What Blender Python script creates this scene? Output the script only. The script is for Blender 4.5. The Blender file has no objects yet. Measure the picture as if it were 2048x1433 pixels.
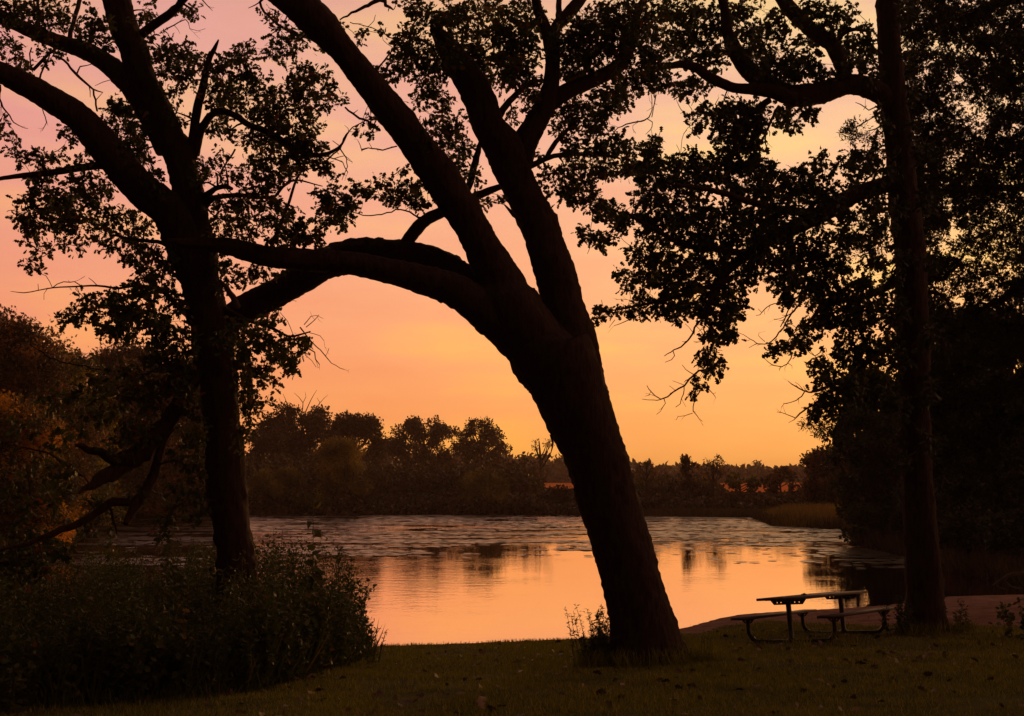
import bpy, math, random
import numpy as np
from mathutils import Vector, noise as mn

R = math.radians
rng = np.random.default_rng(7)
random.seed(7)
S = bpy.context.scene
COL = S.collection

# ------------------------------------------------------------------ camera
F = 2276.0                       # focal length in pixels of a 2048 x 1433 frame
HOR = 965.0                      # row of the horizon
EYE = 3.0                        # eye above the water, which lies at z = 0
PITCH = math.atan((HOR - 716.5) / F)
cam = bpy.data.cameras.new('camera')
cam.sensor_width = 36.0
cam.sensor_fit = 'HORIZONTAL'
cam.lens = F / 2048 * 36.0
cam.clip_end = 5000
cam.clip_start = 0.1
camo = bpy.data.objects.new('camera', cam)
COL.objects.link(camo)
camo.location = (0, 0, EYE)
camo.rotation_euler = (R(90) + PITCH, 0, 0)
S.camera = camo

# ------------------------------------------------------------------ light
SUN_AZ = 24.0                    # degrees to the right of the view direction
SUN_EL = 5.0
W = bpy.data.worlds.new('World'); S.world = W; W.use_nodes = True
nt = W.node_tree; N = nt.nodes; L = nt.links
bg = N['Background']
def nn(t, **k):
    n = N.new(t)
    for a, b in k.items(): setattr(n, a, b)
    return n
def wmath(op, a, b=None, c=None, clamp=False):
    n = nn('ShaderNodeMath', operation=op); n.use_clamp = clamp
    for i, v in enumerate((a, b, c)):
        if v is None: continue
        if isinstance(v, (int, float)): n.inputs[i].default_value = v
        else: L.new(v, n.inputs[i])
    return n.outputs[0]
def wmix(fac, a, b, blend='MIX'):
    n = nn('ShaderNodeMix', data_type='RGBA', blend_type=blend)
    for s, v in ((n.inputs[0], fac), (n.inputs[6], a), (n.inputs[7], b)):
        if isinstance(v, (int, float)): s.default_value = v
        elif isinstance(v, tuple): s.default_value = v
        else: L.new(v, s)
    return n.outputs[2]
def wramp(fac, stops):
    n = nn('ShaderNodeValToRGB'); cr = n.color_ramp
    while len(cr.elements) < len(stops): cr.elements.new(0.5)
    for e, (p, c) in zip(cr.elements, stops):
        e.position = p; e.color = (c[0], c[1], c[2], 1)
    L.new(fac, n.inputs[0]); return n.outputs[0]
tc = nn('ShaderNodeTexCoord')
nrm = nn('ShaderNodeVectorMath', operation='NORMALIZE'); L.new(tc.outputs['Generated'], nrm.inputs[0])
sep = nn('ShaderNodeSeparateXYZ'); L.new(nrm.outputs[0], sep.inputs[0])
X_, Y_, Z_ = sep.outputs
# dusk sky: orange at the horizon, salmon then mauve higher up
elev = wramp(Z_, [(0.0, (1.06, .375, .085)), (.06, (1.06, .39, .12)), (.13, (1.05, .415, .18)), (.20, (1.0, .44, .235)),
                  (.29, (.92, .44, .305)), (.38, (.85, .425, .31)), (.55, (.50, .25, .19)), (1.0, (.10, .06, .06))])
hx, hy = math.sin(R(38)), math.cos(R(38))      # the glow is widest to the right of the sun
hl = wmath('SQRT', wmath('ADD', wmath('MULTIPLY', X_, X_), wmath('ADD', wmath('MULTIPLY', Y_, Y_), 1e-4)))
az = wmath('DIVIDE', wmath('ADD', wmath('MULTIPLY', X_, hx), wmath('MULTIPLY', Y_, hy)), hl)
azr = wramp(wmath('MULTIPLY_ADD', az, 0.5, 0.5), [(0, (.015, .010, .012)), (.4, (.025, .016, .018)), (.60, (.18, .12, .12)), (.70, (.86, .72, .88)), (.79, (.93, .88, 1.0)),
                  (.88, (1.0, 1.0, 1.0)), (.95, (1.06, 1.22, 1.08)), (1.0, (1.1, 1.34, 1.12))])
azmix = wmix(wramp(Z_, [(0, (1, 1, 1)), (.6, (.95, .95, .95)), (1, (0, 0, 0))]), (1, 1, 1, 1), azr)
base = wmix(1.0, elev, azmix, 'MULTIPLY')
# thin bands of lit cloud
mp = nn('ShaderNodeMapping'); mp.inputs['Scale'].default_value = (3.0, 3.0, 15.0); mp.inputs['Location'].default_value = (1.3, .4, 2.2)
L.new(nrm.outputs[0], mp.inputs[0])
cn = nn('ShaderNodeTexNoise'); cn.inputs['Scale'].default_value = 1.7; cn.inputs['Detail'].default_value = 4.0; cn.inputs['Roughness'].default_value = .5
L.new(mp.outputs[0], cn.inputs[0])
cf = wramp(cn.outputs[0], [(.47, (0, 0, 0)), (.66, (1, 1, 1))])
cloud = wmix(wmath('MULTIPLY', cf, 1.0), base, wmix(1.0, base, (1.08, 1.20, .84, 1), 'MULTIPLY'))
cf2 = wramp(cn.outputs[0], [(.28, (1, 1, 1)), (.47, (0, 0, 0))])
cloud = wmix(wmath('MULTIPLY', cf2, .9), cloud, wmix(1.0, cloud, (.97, .90, .90, 1), 'MULTIPLY'))
sky = nn('ShaderNodeTexSky', sky_type='NISHITA')
sky.sun_disc = False
sky.sun_elevation = R(SUN_EL); sky.sun_rotation = R(SUN_AZ)
skys = nn('ShaderNodeVectorMath', operation='SCALE'); L.new(sky.outputs[0], skys.inputs[0]); skys.inputs['Scale'].default_value = 0.002
tot = wmix(1.0, cloud, skys.outputs[0], 'ADD')
L.new(tot, bg.inputs[0]); bg.inputs[1].default_value = 1.0
sun = bpy.data.lights.new('sun', 'SUN'); sun.energy = 1.15; sun.angle = R(14); sun.color = (1.0, .45, .14)
suno = bpy.data.objects.new('sun', sun); COL.objects.link(suno)
sd = Vector((math.sin(R(SUN_AZ)), math.cos(R(SUN_AZ)), math.tan(R(SUN_EL))))
suno.rotation_euler = sd.to_track_quat('Z', 'Y').to_euler()
suno.location = (0, 0, 30)
S.view_settings.view_transform = 'Standard'; S.view_settings.look = 'None'
S.view_settings.exposure = 0.0; S.view_settings.gamma = 1.0
try:
    S.cycles.max_bounces = 6; S.cycles.transparent_max_bounces = 6; S.cycles.volume_bounces = 0
    S.cycles.sample_clamp_indirect = 4
except Exception: pass

# ------------------------------------------------------------------ helpers
cP, sP = math.cos(PITCH), math.sin(PITCH)
def P(x, y, d):
    """world point seen at pixel (x, y) of the 2048 x 1433 frame, d metres ahead"""
    u, v = (x - 1024) / F, (716.5 - y) / F
    dy = cP - v * sP; dz = sP + v * cP
    t = d / dy
    return np.array((u * t, d, EYE + dz * t))
def pxm(d): return F / d

def tag(o, label=None, cat=None, group=None, kind=None):
    if label: o['label'] = label
    if cat: o['category'] = cat
    if group: o['group'] = group
    if kind: o['kind'] = kind
    return o
def thing(name, loc, label, cat, group=None):
    o = bpy.data.objects.new(name, None); o.empty_display_size = .2
    COL.objects.link(o); o.location = tuple(float(v) for v in loc)
    return tag(o, label, cat, group)
def mesh_obj(name, verts, loops, counts, mat, parent=None, smooth=False):
    me = bpy.data.meshes.new(name)
    verts = np.asarray(verts, np.float32).reshape(-1, 3)
    loops = np.asarray(loops, np.int32); counts = np.asarray(counts, np.int32)
    if parent is not None:
        verts = verts - np.array(parent.location, np.float32)
    me.vertices.add(len(verts)); me.vertices.foreach_set('co', verts.ravel())
    me.loops.add(len(loops)); me.loops.foreach_set('vertex_index', loops)
    me.polygons.add(len(counts))
    st = np.concatenate(([0], np.cumsum(counts)[:-1])).astype(np.int32)
    me.polygons.foreach_set('loop_start', st)
    if smooth: me.polygons.foreach_set('use_smooth', np.ones(len(counts), bool))
    me.update(calc_edges=True)
    me.materials.append(mat)
    o = bpy.data.objects.new(name, me); COL.objects.link(o)
    if parent is not None: o.parent = parent
    return o
class MB:
    """collects polygons of several shapes for ONE mesh"""
    def __init__(s): s.v = []; s.l = []; s.c = []; s.n = 0
    def add(s, verts, faces):
        verts = np.asarray(verts, float).reshape(-1, 3)
        s.v.append(verts)
        for f in faces:
            s.l.append(np.asarray(f) + s.n); s.c.append(len(f))
        s.n += len(verts)
    def addarr(s, verts, loops, counts):
        s.v.append(np.asarray(verts).reshape(-1, 3)); s.l.append(np.asarray(loops) + s.n); s.c.extend(counts); s.n += len(s.v[-1])
    def build(s, name, mat, parent=None, smooth=False):
        return mesh_obj(name, np.concatenate(s.v), np.concatenate(s.l), s.c, mat, parent, smooth)
    def box(s, c, ax, ay, az):
        c, ax, ay, az = map(lambda q: np.asarray(q, float), (c, ax, ay, az))
        v = [c + i * ax + j * ay + k * az for i in (-1, 1) for j in (-1, 1) for k in (-1, 1)]
        s.add(v, [(0, 1, 3, 2), (4, 6, 7, 5), (0, 4, 5, 1), (2, 3, 7, 6), (0, 2, 6, 4), (1, 5, 7, 3)])

def smooth_path(pts, step):
    """Catmull-Rom through rows (x, y, z, r)"""
    p = np.asarray(pts, float)
    if len(p) < 3: 
        n = max(2, int(np.linalg.norm(p[-1, :3] - p[0, :3]) / step) + 1)
        return np.array([p[0] + (p[-1] - p[0]) * t for t in np.linspace(0, 1, n)])
    q = np.vstack([2 * p[0] - p[1], p, 2 * p[-1] - p[-2]])
    out = []
    for i in range(1, len(q) - 2):
        n = max(1, int(np.linalg.norm(q[i + 1, :3] - q[i, :3]) / step))
        for t in np.arange(n) / n:
            a, b, c, d = q[i - 1], q[i], q[i + 1], q[i + 2]
            out.append(.5 * ((2 * b) + (c - a) * t + (2 * a - 5 * b + 4 * c - d) * t * t + (3 * b - a - 3 * c + d) * t ** 3))
    out.append(p[-1]); out = np.array(out); out[:, 3] = np.maximum(out[:, 3], .001)
    return out
def tube(mb, path, sides=8, rough=0.0, flare=None, seed=0):
    """tapered tube along path rows (x, y, z, r); rough = bark relief relative to the radius"""
    p = np.asarray(path, float); n = len(p)
    if n < 2: return
    tg = np.gradient(p[:, :3], axis=0); tg /= np.linalg.norm(tg, axis=1)[:, None] + 1e-9
    ref = np.array((.13, -1.0, .07)) if abs(tg[0, 1]) < .8 else np.array((1., 0, 0))
    vs = np.empty((n, sides, 3)); a = np.linspace(0, 2 * np.pi, sides, endpoint=False)
    along = 0.0
    for i in range(n):
        u = ref - tg[i] * ref.dot(tg[i]); u /= np.linalg.norm(u) + 1e-9; ref = u
        w = np.cross(tg[i], u)
        if i: along += np.linalg.norm(p[i, :3] - p[i - 1, :3])
        rr = np.full(sides, p[i, 3])
        if rough > 0:
            for k in range(sides):
                ca, sa = math.cos(a[k]), math.sin(a[k])
                # long vertical plates plus a fine crumble
                f = mn.noise(Vector((ca * 5.0 + seed, sa * 5.0, along * 1.3))) * .9
                f += abs(mn.noise(Vector((ca * 11.0, sa * 11.0 + seed, along * 3.1 + sa)))) * .8 - .3
                f += mn.noise(Vector((ca * 8.3 + 7, sa * 8.3 + seed, along * 9.7))) * .7 + mn.noise(Vector((ca * 17 + 3, sa * 17 + seed, along * 15.3 + ca * 4))) * .55
                fl = mn.noise(Vector((ca * 6 + 31, sa * 6 + seed, along * 6.1))); f += 3.2 * max(0, fl - .42)
                lump = mn.noise(Vector((ca * 1.2 + seed * 3, sa * 1.2, along * .9)))
                rr[k] += min(p[i, 3], .3) * rough * f + p[i, 3] * .035 * lump
        if flare is not None: rr = rr * flare(a, along)
        vs[i] = p[i, :3] + rr[:, None] * (np.cos(a)[:, None] * u + np.sin(a)[:, None] * w)
    V = vs.reshape(-1, 3)
    i, k = np.meshgrid(np.arange(n - 1), np.arange(sides), indexing='ij')
    k2 = (k + 1) % sides
    q = np.stack([i * sides + k, i * sides + k2, (i + 1) * sides + k2, (i + 1) * sides + k], -1).reshape(-1)
    mb.addarr(V, q, [4] * ((n - 1) * sides))
    mb.add(np.vstack([vs[-1], p[-1, :3] + tg[-1] * p[-1, 3] * .6]), [(j, (j + 1) % sides, sides) for j in range(sides)])
    mb.add(np.vstack([vs[0], p[0, :3]]), [((j + 1) % sides, j, sides) for j in range(sides)])

# ---- leaves
def leaf_template(t, w, fold=.18):
    """blade with a lobed outline: stations t, half widths w, folded along the midrib"""
    n = len(t); v = []
    for i in range(n): v.append((t[i], 0, 0))
    for sgn in (1, -1):
        for i in range(n): v.append((t[i] - (.06 if 0 < i < n - 1 else 0), sgn * w[i], abs(w[i]) * fold))
    f = []
    for i in range(n - 1):
        f.append((i, i + 1, n + i + 1, n + i)); f.append((i + 1, i, 2 * n + i, 2 * n + i + 1))
    v = np.array(v, float); v[:, 2] -= .25 * (v[:, 0] - .4) ** 2
    return v, f
OAK = leaf_template([0, .22, .36, .50, .64, .78, 1], [.03, .20, .09, .36, .17, .33, .04])
OAK_W = leaf_template([0, .2, .38, .5, .66, .82, 1], [.03, .24, .11, .40, .17, .37, .10])
LANCE = leaf_template([0, .3, .65, 1], [.02, .13, .11, .01])
OVAL = leaf_template([0, .25, .6, 1], [.02, .30, .30, .01])
STAR = leaf_template([0, .18, .34, .5, .66, .84, 1], [.02, .40, .10, .42, .08, .24, .0])
def leaves(mb, pos, dirs, size, tmpl):
    tv, tf = tmpl; n = len(pos)
    if n == 0: return
    d = dirs / (np.linalg.norm(dirs, axis=1)[:, None] + 1e-9)
    r = rng.normal(size=(n, 3)); r[:, 2] += .8
    b = np.cross(r, d); b /= np.linalg.norm(b, axis=1)[:, None] + 1e-9
    c = np.cross(d, b)
    s = np.asarray(size).reshape(-1, 1, 1) * np.ones((n, 1, 1))
    V = pos[:, None, :] + s * (tv[None, :, 0:1] * d[:, None, :] + tv[None, :, 1:2] * b[:, None, :] + tv[None, :, 2:3] * c[:, None, :])
    fl = np.concatenate([np.array(f) for f in tf]); fc = np.array([len(f) for f in tf])
    lo = (fl[None, :] + (np.arange(n) * len(tv))[:, None]).ravel()
    mb.addarr(V, lo, np.tile(fc, n).tolist())

# ---- materials
def newmat(name):
    m = bpy.data.materials.new(name); m.use_nodes = True
    return m, m.node_tree.nodes, m.node_tree.links, m.node_tree.nodes['Principled BSDF']
def ramp_node(n, stops):
    r = n.new('ShaderNodeValToRGB'); cr = r.color_ramp
    while len(cr.elements) < len(stops): cr.elements.new(.5)
    for e, (p, c) in zip(cr.elements, stops): e.position = p; e.color = (*c, 1)
    return r
def leaf_mat(name, cols, trans=.35, clump=None):
    m, n, l, b = newmat(name)
    g = n.new('ShaderNodeNewGeometry')
    r = ramp_node(n, cols); l.new(g.outputs['Random Per Island'], r.inputs[0])
    if clump:                       # noise paints lit bright and dim clumps of leaves into the autumn colour
        t = n.new('ShaderNodeTexCoord'); no = n.new('ShaderNodeTexNoise'); no.inputs['Scale'].default_value = clump; no.inputs['Detail'].default_value = 2
        l.new(t.outputs['Object'], no.inputs[0])
        a = n.new('ShaderNodeMath'); a.operation = 'MULTIPLY_ADD'; a.inputs[1].default_value = 3.2; a.inputs[2].default_value = -1.35; l.new(no.outputs[0], a.inputs[0])
        c = n.new('ShaderNodeMath'); c.operation = 'MULTIPLY_ADD'; c.inputs[1].default_value = .35; c.use_clamp = True; l.new(g.outputs['Random Per Island'], c.inputs[0]); l.new(a.outputs[0], c.inputs[2])
        l.new(c.outputs[0], r.inputs[0])
    l.new(r.outputs[0], b.inputs['Base Color']); b.inputs['Roughness'].default_value = .55
    b.inputs['Specular IOR Level'].default_value = .3
    t = n.new('ShaderNodeBsdfTranslucent'); l.new(r.outputs[0], t.inputs[0])
    mx = n.new('ShaderNodeMixShader'); mx.inputs[0].default_value = trans
    l.new(b.outputs[0], mx.inputs[1]); l.new(t.outputs[0], mx.inputs[2])
    l.new(mx.outputs[0], n['Material Output'].inputs[0])
    return m
def bark_mat(name, c1, c2, sc=6.0):
    m, n, l, b = newmat(name)
    t = n.new('ShaderNodeTexCoord'); mp = n.new('ShaderNodeMapping'); mp.inputs['Scale'].default_value = (sc, sc, sc * .22)
    l.new(t.outputs['Object'], mp.inputs[0])
    no = n.new('ShaderNodeTexNoise'); no.inputs['Scale'].default_value = 3.2; no.inputs['Detail'].default_value = 6; no.inputs['Roughness'].default_value = .65
    l.new(mp.outputs[0], no.inputs[0])
    r = ramp_node(n, [(.3, c1), (.62, c2)]); l.new(no.outputs[0], r.inputs[0]); l.new(r.outputs[0], b.inputs['Base Color'])
    b.inputs['Roughness'].default_value = .9; b.inputs['Specular IOR Level'].default_value = .15
    bp = n.new('ShaderNodeBump'); bp.inputs['Strength'].default_value = .9; bp.inputs['Distance'].default_value = .03
    l.new(no.outputs[0], bp.inputs['Height']); l.new(bp.outputs[0], b.inputs['Normal'])
    return m
M_BARK = bark_mat('oak_bark', (.020, .010, .006), (.055, .031, .021))
M_TWIG = bark_mat('twig_bark', (.04, .028, .02), (.09, .065, .05), 12)
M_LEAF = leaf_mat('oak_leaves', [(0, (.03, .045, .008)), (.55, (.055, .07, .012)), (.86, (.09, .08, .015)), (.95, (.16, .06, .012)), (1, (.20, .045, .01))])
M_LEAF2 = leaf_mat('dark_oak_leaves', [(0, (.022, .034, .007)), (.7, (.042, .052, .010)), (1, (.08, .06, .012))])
M_FINE = leaf_mat('fine_leaves', [(0, (.02, .03, .007)), (.8, (.038, .045, .010)), (1, (.07, .05, .012))], .25)
M_GOLD = leaf_mat('golden_leaves', [(0, (.03, .03, .008)), (.40, (.10, .07, .010)), (.65, (.38, .19, .018)), (1, (.80, .38, .025))], .4, .55)
M_OLIVE = leaf_mat('olive_leaves', [(0, (.04, .042, .010)), (.5, (.10, .09, .014)), (.8, (.26, .20, .02)), (1, (.42, .29, .022))], .4, .7)
M_BROWN = leaf_mat('brown_leaves', [(0, (.04, .028, .012)), (.5, (.09, .05, .018)), (.8, (.22, .10, .025)), (1, (.34, .15, .03))], .4, .7)
M_FAR = leaf_mat('far_leaves', [(0, (.028, .022, .008)), (.6, (.060, .038, .014)), (1, (.11, .062, .02))])
M_WILLOW = leaf_mat('willow_leaves', [(0, (.08, .06, .012)), (.4, (.20, .14, .02)), (1, (.42, .29, .03))], .4, .45)
M_WEED = leaf_mat('weed_leaves', [(0, (.04, .06, .012)), (.7, (.07, .085, .015)), (.95, (.11, .09, .02)), (1, (.22, .10, .03))])
M_HAZEL = leaf_mat('pale_bush_leaves', [(0, (.08, .065, .012)), (.5, (.16, .12, .018)), (1, (.30, .20, .025))], .4, .5)
M_REED = leaf_mat('reed_blades', [(0, (.15, .10, .02)), (.6, (.25, .16, .03)), (1, (.36, .22, .035))])
M_GRASS = leaf_mat('grass_blades', [(0, (.12, .125, .010)), (.7, (.20, .19, .014)), (1, (.33, .25, .03))], .4)

# ------------------------------------------------------------------ terrain
def px_shore(x, y):
    p = P(x, y, 1.0); t = EYE / (EYE - p[2]); return (p[0] * t, t)
shore_px = [(740, 1293), (1000, 1284), (1170, 1277), (1290, 1266), (1360, 1258), (1400, 1247), (1440, 1236), (1480, 1229), (1560, 1223),
            (1680, 1217), (1780, 1210), (1900, 1193), (2048, 1189), (2300, 1184)]
near_shore = [(-90, 25.0), (-30, 23.0), (-9, 21.6), (-5, 20.9)] + [px_shore(*q) for q in shore_px] + [(40, 34), (90, 60)]
def plane(x, y):
    yy = np.maximum(y, 7.0)
    x = np.clip(x, -14, 14)
    return EYE - (1.196 + .083 * yy - .03 * x) 
NS = np.array(sorted(near_shore))
def shore_y(x): return np.interp(x, NS[:, 0], NS[:, 1])
def near_z(x, y):
    sd = shore_y(x) - y                            # metres inland
    und = .02 * np.sin(x * .9 + 1.1) * np.sin(y * .7) + .012 * np.sin(x * 2.3 + y * 1.7)
    pl = plane(x, y) + und * np.clip(sd / 4, 0, 1)
    beach = np.clip(sd, 0, 30) * .05 + .0
    up = np.maximum(pl, beach * np.clip(1.2 - sd / 14, .0, 1))
    lim = np.clip(sd, 0, 1e9) * .5
    up = np.minimum(up, lim + .02)
    return np.where(sd > 0, up, np.maximum(sd * .25, -1.2))
def nz(x, y): return float(near_z(np.array([float(x)]), np.array([float(y)]))[0])
def ground_hit(px, py):
    """where the pixel's ray meets the near ground"""
    d = 5.0
    while d < 60:
        p = P(px, py, d)
        if p[2] <= nz(p[0], d): return p
        d += .05
    return p

gs = .16
gx = np.arange(-16, 18.01, gs); gy = np.arange(-4, 36.01, gs)
# outer skirts
gx = np.concatenate((np.arange(-60, -16, 2.0), gx, np.arange(19, 60, 2.0)))
GX, GY = np.meshgrid(gx, gy, indexing='ij'); GZ = near_z(GX, GY)
fine = np.array([[mn.noise(Vector((a * 3.1, b * 3.1, 0))) * .012 + mn.noise(Vector((a * .6, b * .6, 5))) * .03 for b in gy] for a in gx])
GZ = GZ + fine * (GZ > .02)
nxg, nyg = GX.shape
V = np.stack([GX, GY, GZ], -1).reshape(-1, 3)
i, j = np.meshgrid(np.arange(nxg - 1), np.arange(nyg - 1), indexing='ij')
Q = np.stack([i * nyg + j, (i + 1) * nyg + j, (i + 1) * nyg + j + 1, i * nyg + j + 1], -1).reshape(-1, 4)
cx = V[Q].mean(1)
# the bare beach: a strip of the shore to the right of the leaning tree
def beach_width(x):
    return np.interp(x, [2.6, 3.6, 5, 7, 9, 11, 14, 60], [0, .9, 2.6, 4.3, 6.0, 6.8, 7.5, 8])
def is_sand(x, y):
    sd = shore_y(x) - y
    w = beach_width(x) + .35 * np.sin(x * 2.1) + .25 * np.sin(x * 5.3 + 1)
    return (x > 2.6) & (sd < w)
sand = is_sand(cx[:, 0], cx[:, 1])
m, n, l, b = newmat('lawn_soil')
no = n.new('ShaderNodeTexNoise'); no.inputs['Scale'].default_value = 1.3; no.inputs['Detail'].default_value = 8; no.inputs['Roughness'].default_value = .7
t = n.new('ShaderNodeTexCoord'); l.new(t.outputs['Object'], no.inputs[0])
r = ramp_node(n, [(.3, (.030, .028, .008)), (.5, (.060, .058, .011)), (.7, (.095, .075, .018))]); l.new(no.outputs[0], r.inputs[0]); l.new(r.outputs[0], b.inputs['Base Color'])
b.inputs['Roughness'].default_value = 1; b.inputs['Specular IOR Level'].default_value = .05
bp = n.new('ShaderNodeBump'); bp.inputs['Distance'].default_value = .03; no2 = n.new('ShaderNodeTexNoise'); no2.inputs['Scale'].default_value = 30
l.new(t.outputs['Object'], no2.inputs[0]); l.new(no2.outputs[0], bp.inputs['Height']); l.new(bp.outputs[0], b.inputs['Normal'])
M_SOIL = m
m, n, l, b = newmat('beach_sand')
no = n.new('ShaderNodeTexNoise'); no.inputs['Scale'].default_value = 2.4; no.inputs['Detail'].default_value = 8; no.inputs['Roughness'].default_value = .7
t = n.new('ShaderNodeTexCoord'); l.new(t.outputs['Object'], no.inputs[0])
r = ramp_node(n, [(.3, (.15, .082, .066)), (.55, (.26, .15, .12)), (.75, (.38, .24, .19))]); l.new(no.outputs[0], r.inputs[0]); l.new(r.outputs[0], b.inputs['Base Color'])
b.inputs['Roughness'].default_value = 1; b.inputs['Specular IOR Level'].default_value = .0
bp = n.new('ShaderNodeBump'); bp.inputs['Distance'].default_value = .04; no2 = n.new('ShaderNodeTexNoise'); no2.inputs['Scale'].default_value = 9; no2.inputs['Detail'].default_value = 6
l.new(t.outputs['Object'], no2.inputs[0]); l.new(no2.outputs[0], bp.inputs['Height']); l.new(bp.outputs[0], b.inputs['Normal'])
M_SAND = m
def sub_mesh(name, mask, mat, label):
    q = Q[mask]; u, inv = np.unique(q.ravel(), return_inverse=True)
    o = mesh_obj(name, V[u], inv, [4] * len(q), mat, None, True)
    return tag(o, label, kind='structure')
sub_mesh('ground', ~sand, M_SOIL, 'grassy bank sloping down to the lake')
sub_mesh('beach', sand, M_SAND, 'bare muddy sand strip along the water behind the table')

# far land
far_px = [(-2500, 1215), (-700, 1185), (-200, 1160), (0, 1135), (90, 1100), (135, 1062), (200, 1041), (420, 1034), (560, 1031), (700, 1028), (1000, 1029), (1300, 1034), (1500, 1036), (1540, 1052), (1690, 1060), (1705, 1092),
          (1830, 1120), (1900, 1148), (2048, 1172), (2200, 1180), (2500, 1183)]
FS = [px_shore(*q) for q in far_px]
FS = [(-95, 30)] + FS + [(70, 33), (120, 45)]
# polar description of the far shore (angle -> distance), so bays are allowed
FA = np.array([math.atan2(a, b) for a, b in FS]); FR = np.array([math.hypot(a, b) for a, b in FS])
o_ = np.argsort(FA); FA = FA[o_]; FR = FR[o_]
def far_r(x, y): return np.interp(np.arctan2(x, y), FA, FR)
def far_z(x, y):
    r = np.hypot(x, y); s = r - far_r(x, y)
    z = np.clip(s, 0, 6) * .10 + np.clip(s - 6, 0, 1e9) * .004
    z = z + np.clip((r - 190) / 150, 0, 1) * .6
    z = z + np.clip((r - 330) / 500, 0, 1) ** 1.0 * 6.0
    return np.where(s > 0, z, np.maximum(s * .2, -1.2))
aa = np.linspace(R(-75), R(72), 420)
rr = np.concatenate((np.linspace(-1, 12, 16), np.linspace(15, 80, 14), np.linspace(95, 480, 30), np.geomspace(500, 1250, 8)))
A_, R_ = np.meshgrid(aa, rr, indexing='ij')
r0 = np.interp(A_, FA, FR); RR = r0 + R_
FX, FY = RR * np.sin(A_), RR * np.cos(A_)
FZ = far_z(FX, FY)
na, nr = A_.shape
V = np.stack([FX, FY, FZ], -1).reshape(-1, 3)
i, j = np.meshgrid(np.arange(na - 1), np.arange(nr - 1), indexing='ij')
Q = np.stack([i * nr + j, i * nr + j + 1, (i + 1) * nr + j + 1, (i + 1) * nr + j], -1).reshape(-1, 4)
cx = V[Q].mean(1); cr_ = np.hypot(cx[:, 0], cx[:, 1])
field = (cr_ > 215) & (cr_ < 372)
m, n, l, b = newmat('far_bank_soil')
no = n.new('ShaderNodeTexNoise'); no.inputs['Scale'].default_value = .25; no.inputs['Detail'].default_value = 7
t = n.new('ShaderNodeTexCoord'); l.new(t.outputs['Object'], no.inputs[0])
r = ramp_node(n, [(.35, (.025, .022, .010)), (.65, (.05, .036, .015))]); l.new(no.outputs[0], r.inputs[0]); l.new(r.outputs[0], b.inputs['Base Color'])
b.inputs['Roughness'].default_value = 1; b.inputs['Specular IOR Level'].default_value = 0
M_FSOIL = m
m, n, l, b = newmat('dry_field')
no = n.new('ShaderNodeTexNoise'); no.inputs['Scale'].default_value = .5; no.inputs['Detail'].default_value = 7
t = n.new('ShaderNodeTexCoord'); l.new(t.outputs['Object'], no.inputs[0])
r = ramp_node(n, [(.35, (.60, .14, .035)), (.65, (.82, .27, .07))]); l.new(no.outputs[0], r.inputs[0]); l.new(r.outputs[0], b.inputs['Base Color'])
b.inputs['Roughness'].default_value = 1; b.inputs['Specular IOR Level'].default_value = 0
M_FIELD = m
sub_mesh('far_bank', ~field, M_FSOIL, 'far bank of the lake')
sub_mesh('field', field, M_FIELD, 'dry rust orange field beyond the far bank')

# ------------------------------------------------------------------ water
m, n, l, b = newmat('lake_water')
b.inputs['Base Color'].default_value = (.010, .006, .003, 1); b.inputs['Roughness'].default_value = .03; b.inputs['IOR'].default_value = 1.4
t = n.new('ShaderNodeTexCoord')
def mnoise(scale, sx, sy, det=3, rot=0):
    mp = n.new('ShaderNodeMapping'); mp.inputs['Scale'].default_value = (sx, sy, 1); mp.inputs['Rotation'].default_value = (0, 0, rot)
    l.new(t.outputs['Object'], mp.inputs[0])
    a = n.new('ShaderNodeTexNoise'); a.inputs['Scale'].default_value = scale; a.inputs['Detail'].default_value = det
    l.new(mp.outputs[0], a.inputs[0]); return a.outputs[0]
def mm(op, a, b_=None, clamp=False):
    x = n.new('ShaderNodeMath'); x.operation = op; x.use_clamp = clamp
    for k, v in enumerate((a, b_)):
        if v is None: continue
        if isinstance(v, (int, float)): x.inputs[k].default_value = v
        else: l.new(v, x.inputs[k])
    return x.outputs[0]
rip = mnoise(2.2, .6, 1.0, 3)
rip2 = mnoise(11.0, .7, 1.0, 2, .3)
patch = mnoise(.05, 1.0, 2.2, 3)
pr = ramp_node(n, [(.42, (.0, .0, .0)), (.62, (1, 1, 1))]); l.new(patch, pr.inputs[0])
sp = n.new('ShaderNodeSeparateXYZ'); l.new(t.outputs['Object'], sp.inputs[0])
# breeze reaches the open water on the left, the right stays glassy
left = mm('MULTIPLY_ADD', sp.outputs[0], -.05); n[left.node.name].inputs[2].default_value = -.02; left.node.use_clamp = True
fary = mm('MULTIPLY_ADD', sp.outputs[1], .025); fary.node.inputs[2].default_value = -1.25; fary.node.use_clamp = True
amp = mm('ADD', .028, mm('MULTIPLY', mm('ADD', mm('MULTIPLY', pr.outputs[0], .20), left), .35))
pt2 = mnoise(.16, 1.0, 1.0, 4)
pr2 = ramp_node(n, [(.44, (0, 0, 0)), (.56, (1, 1, 1))]); l.new(pt2, pr2.inputs[0])
pt3 = mnoise(.5, 1.0, .7, 3); pr3 = ramp_node(n, [(.46, (0, 0, 0)), (.6, (1, 1, 1))]); l.new(pt3, pr3.inputs[0])
amp = mm('ADD', amp, mm('MULTIPLY', fary, mm('ADD', mm('MULTIPLY', pr2.outputs[0], .95), .12)))
amp = mm('ADD', amp, mm('MULTIPLY', pr3.outputs[0], .05))
h = mm('ADD', rip, mm('MULTIPLY', rip2, .38))
bp = n.new('ShaderNodeBump'); bp.inputs['Distance'].default_value = .045
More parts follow.
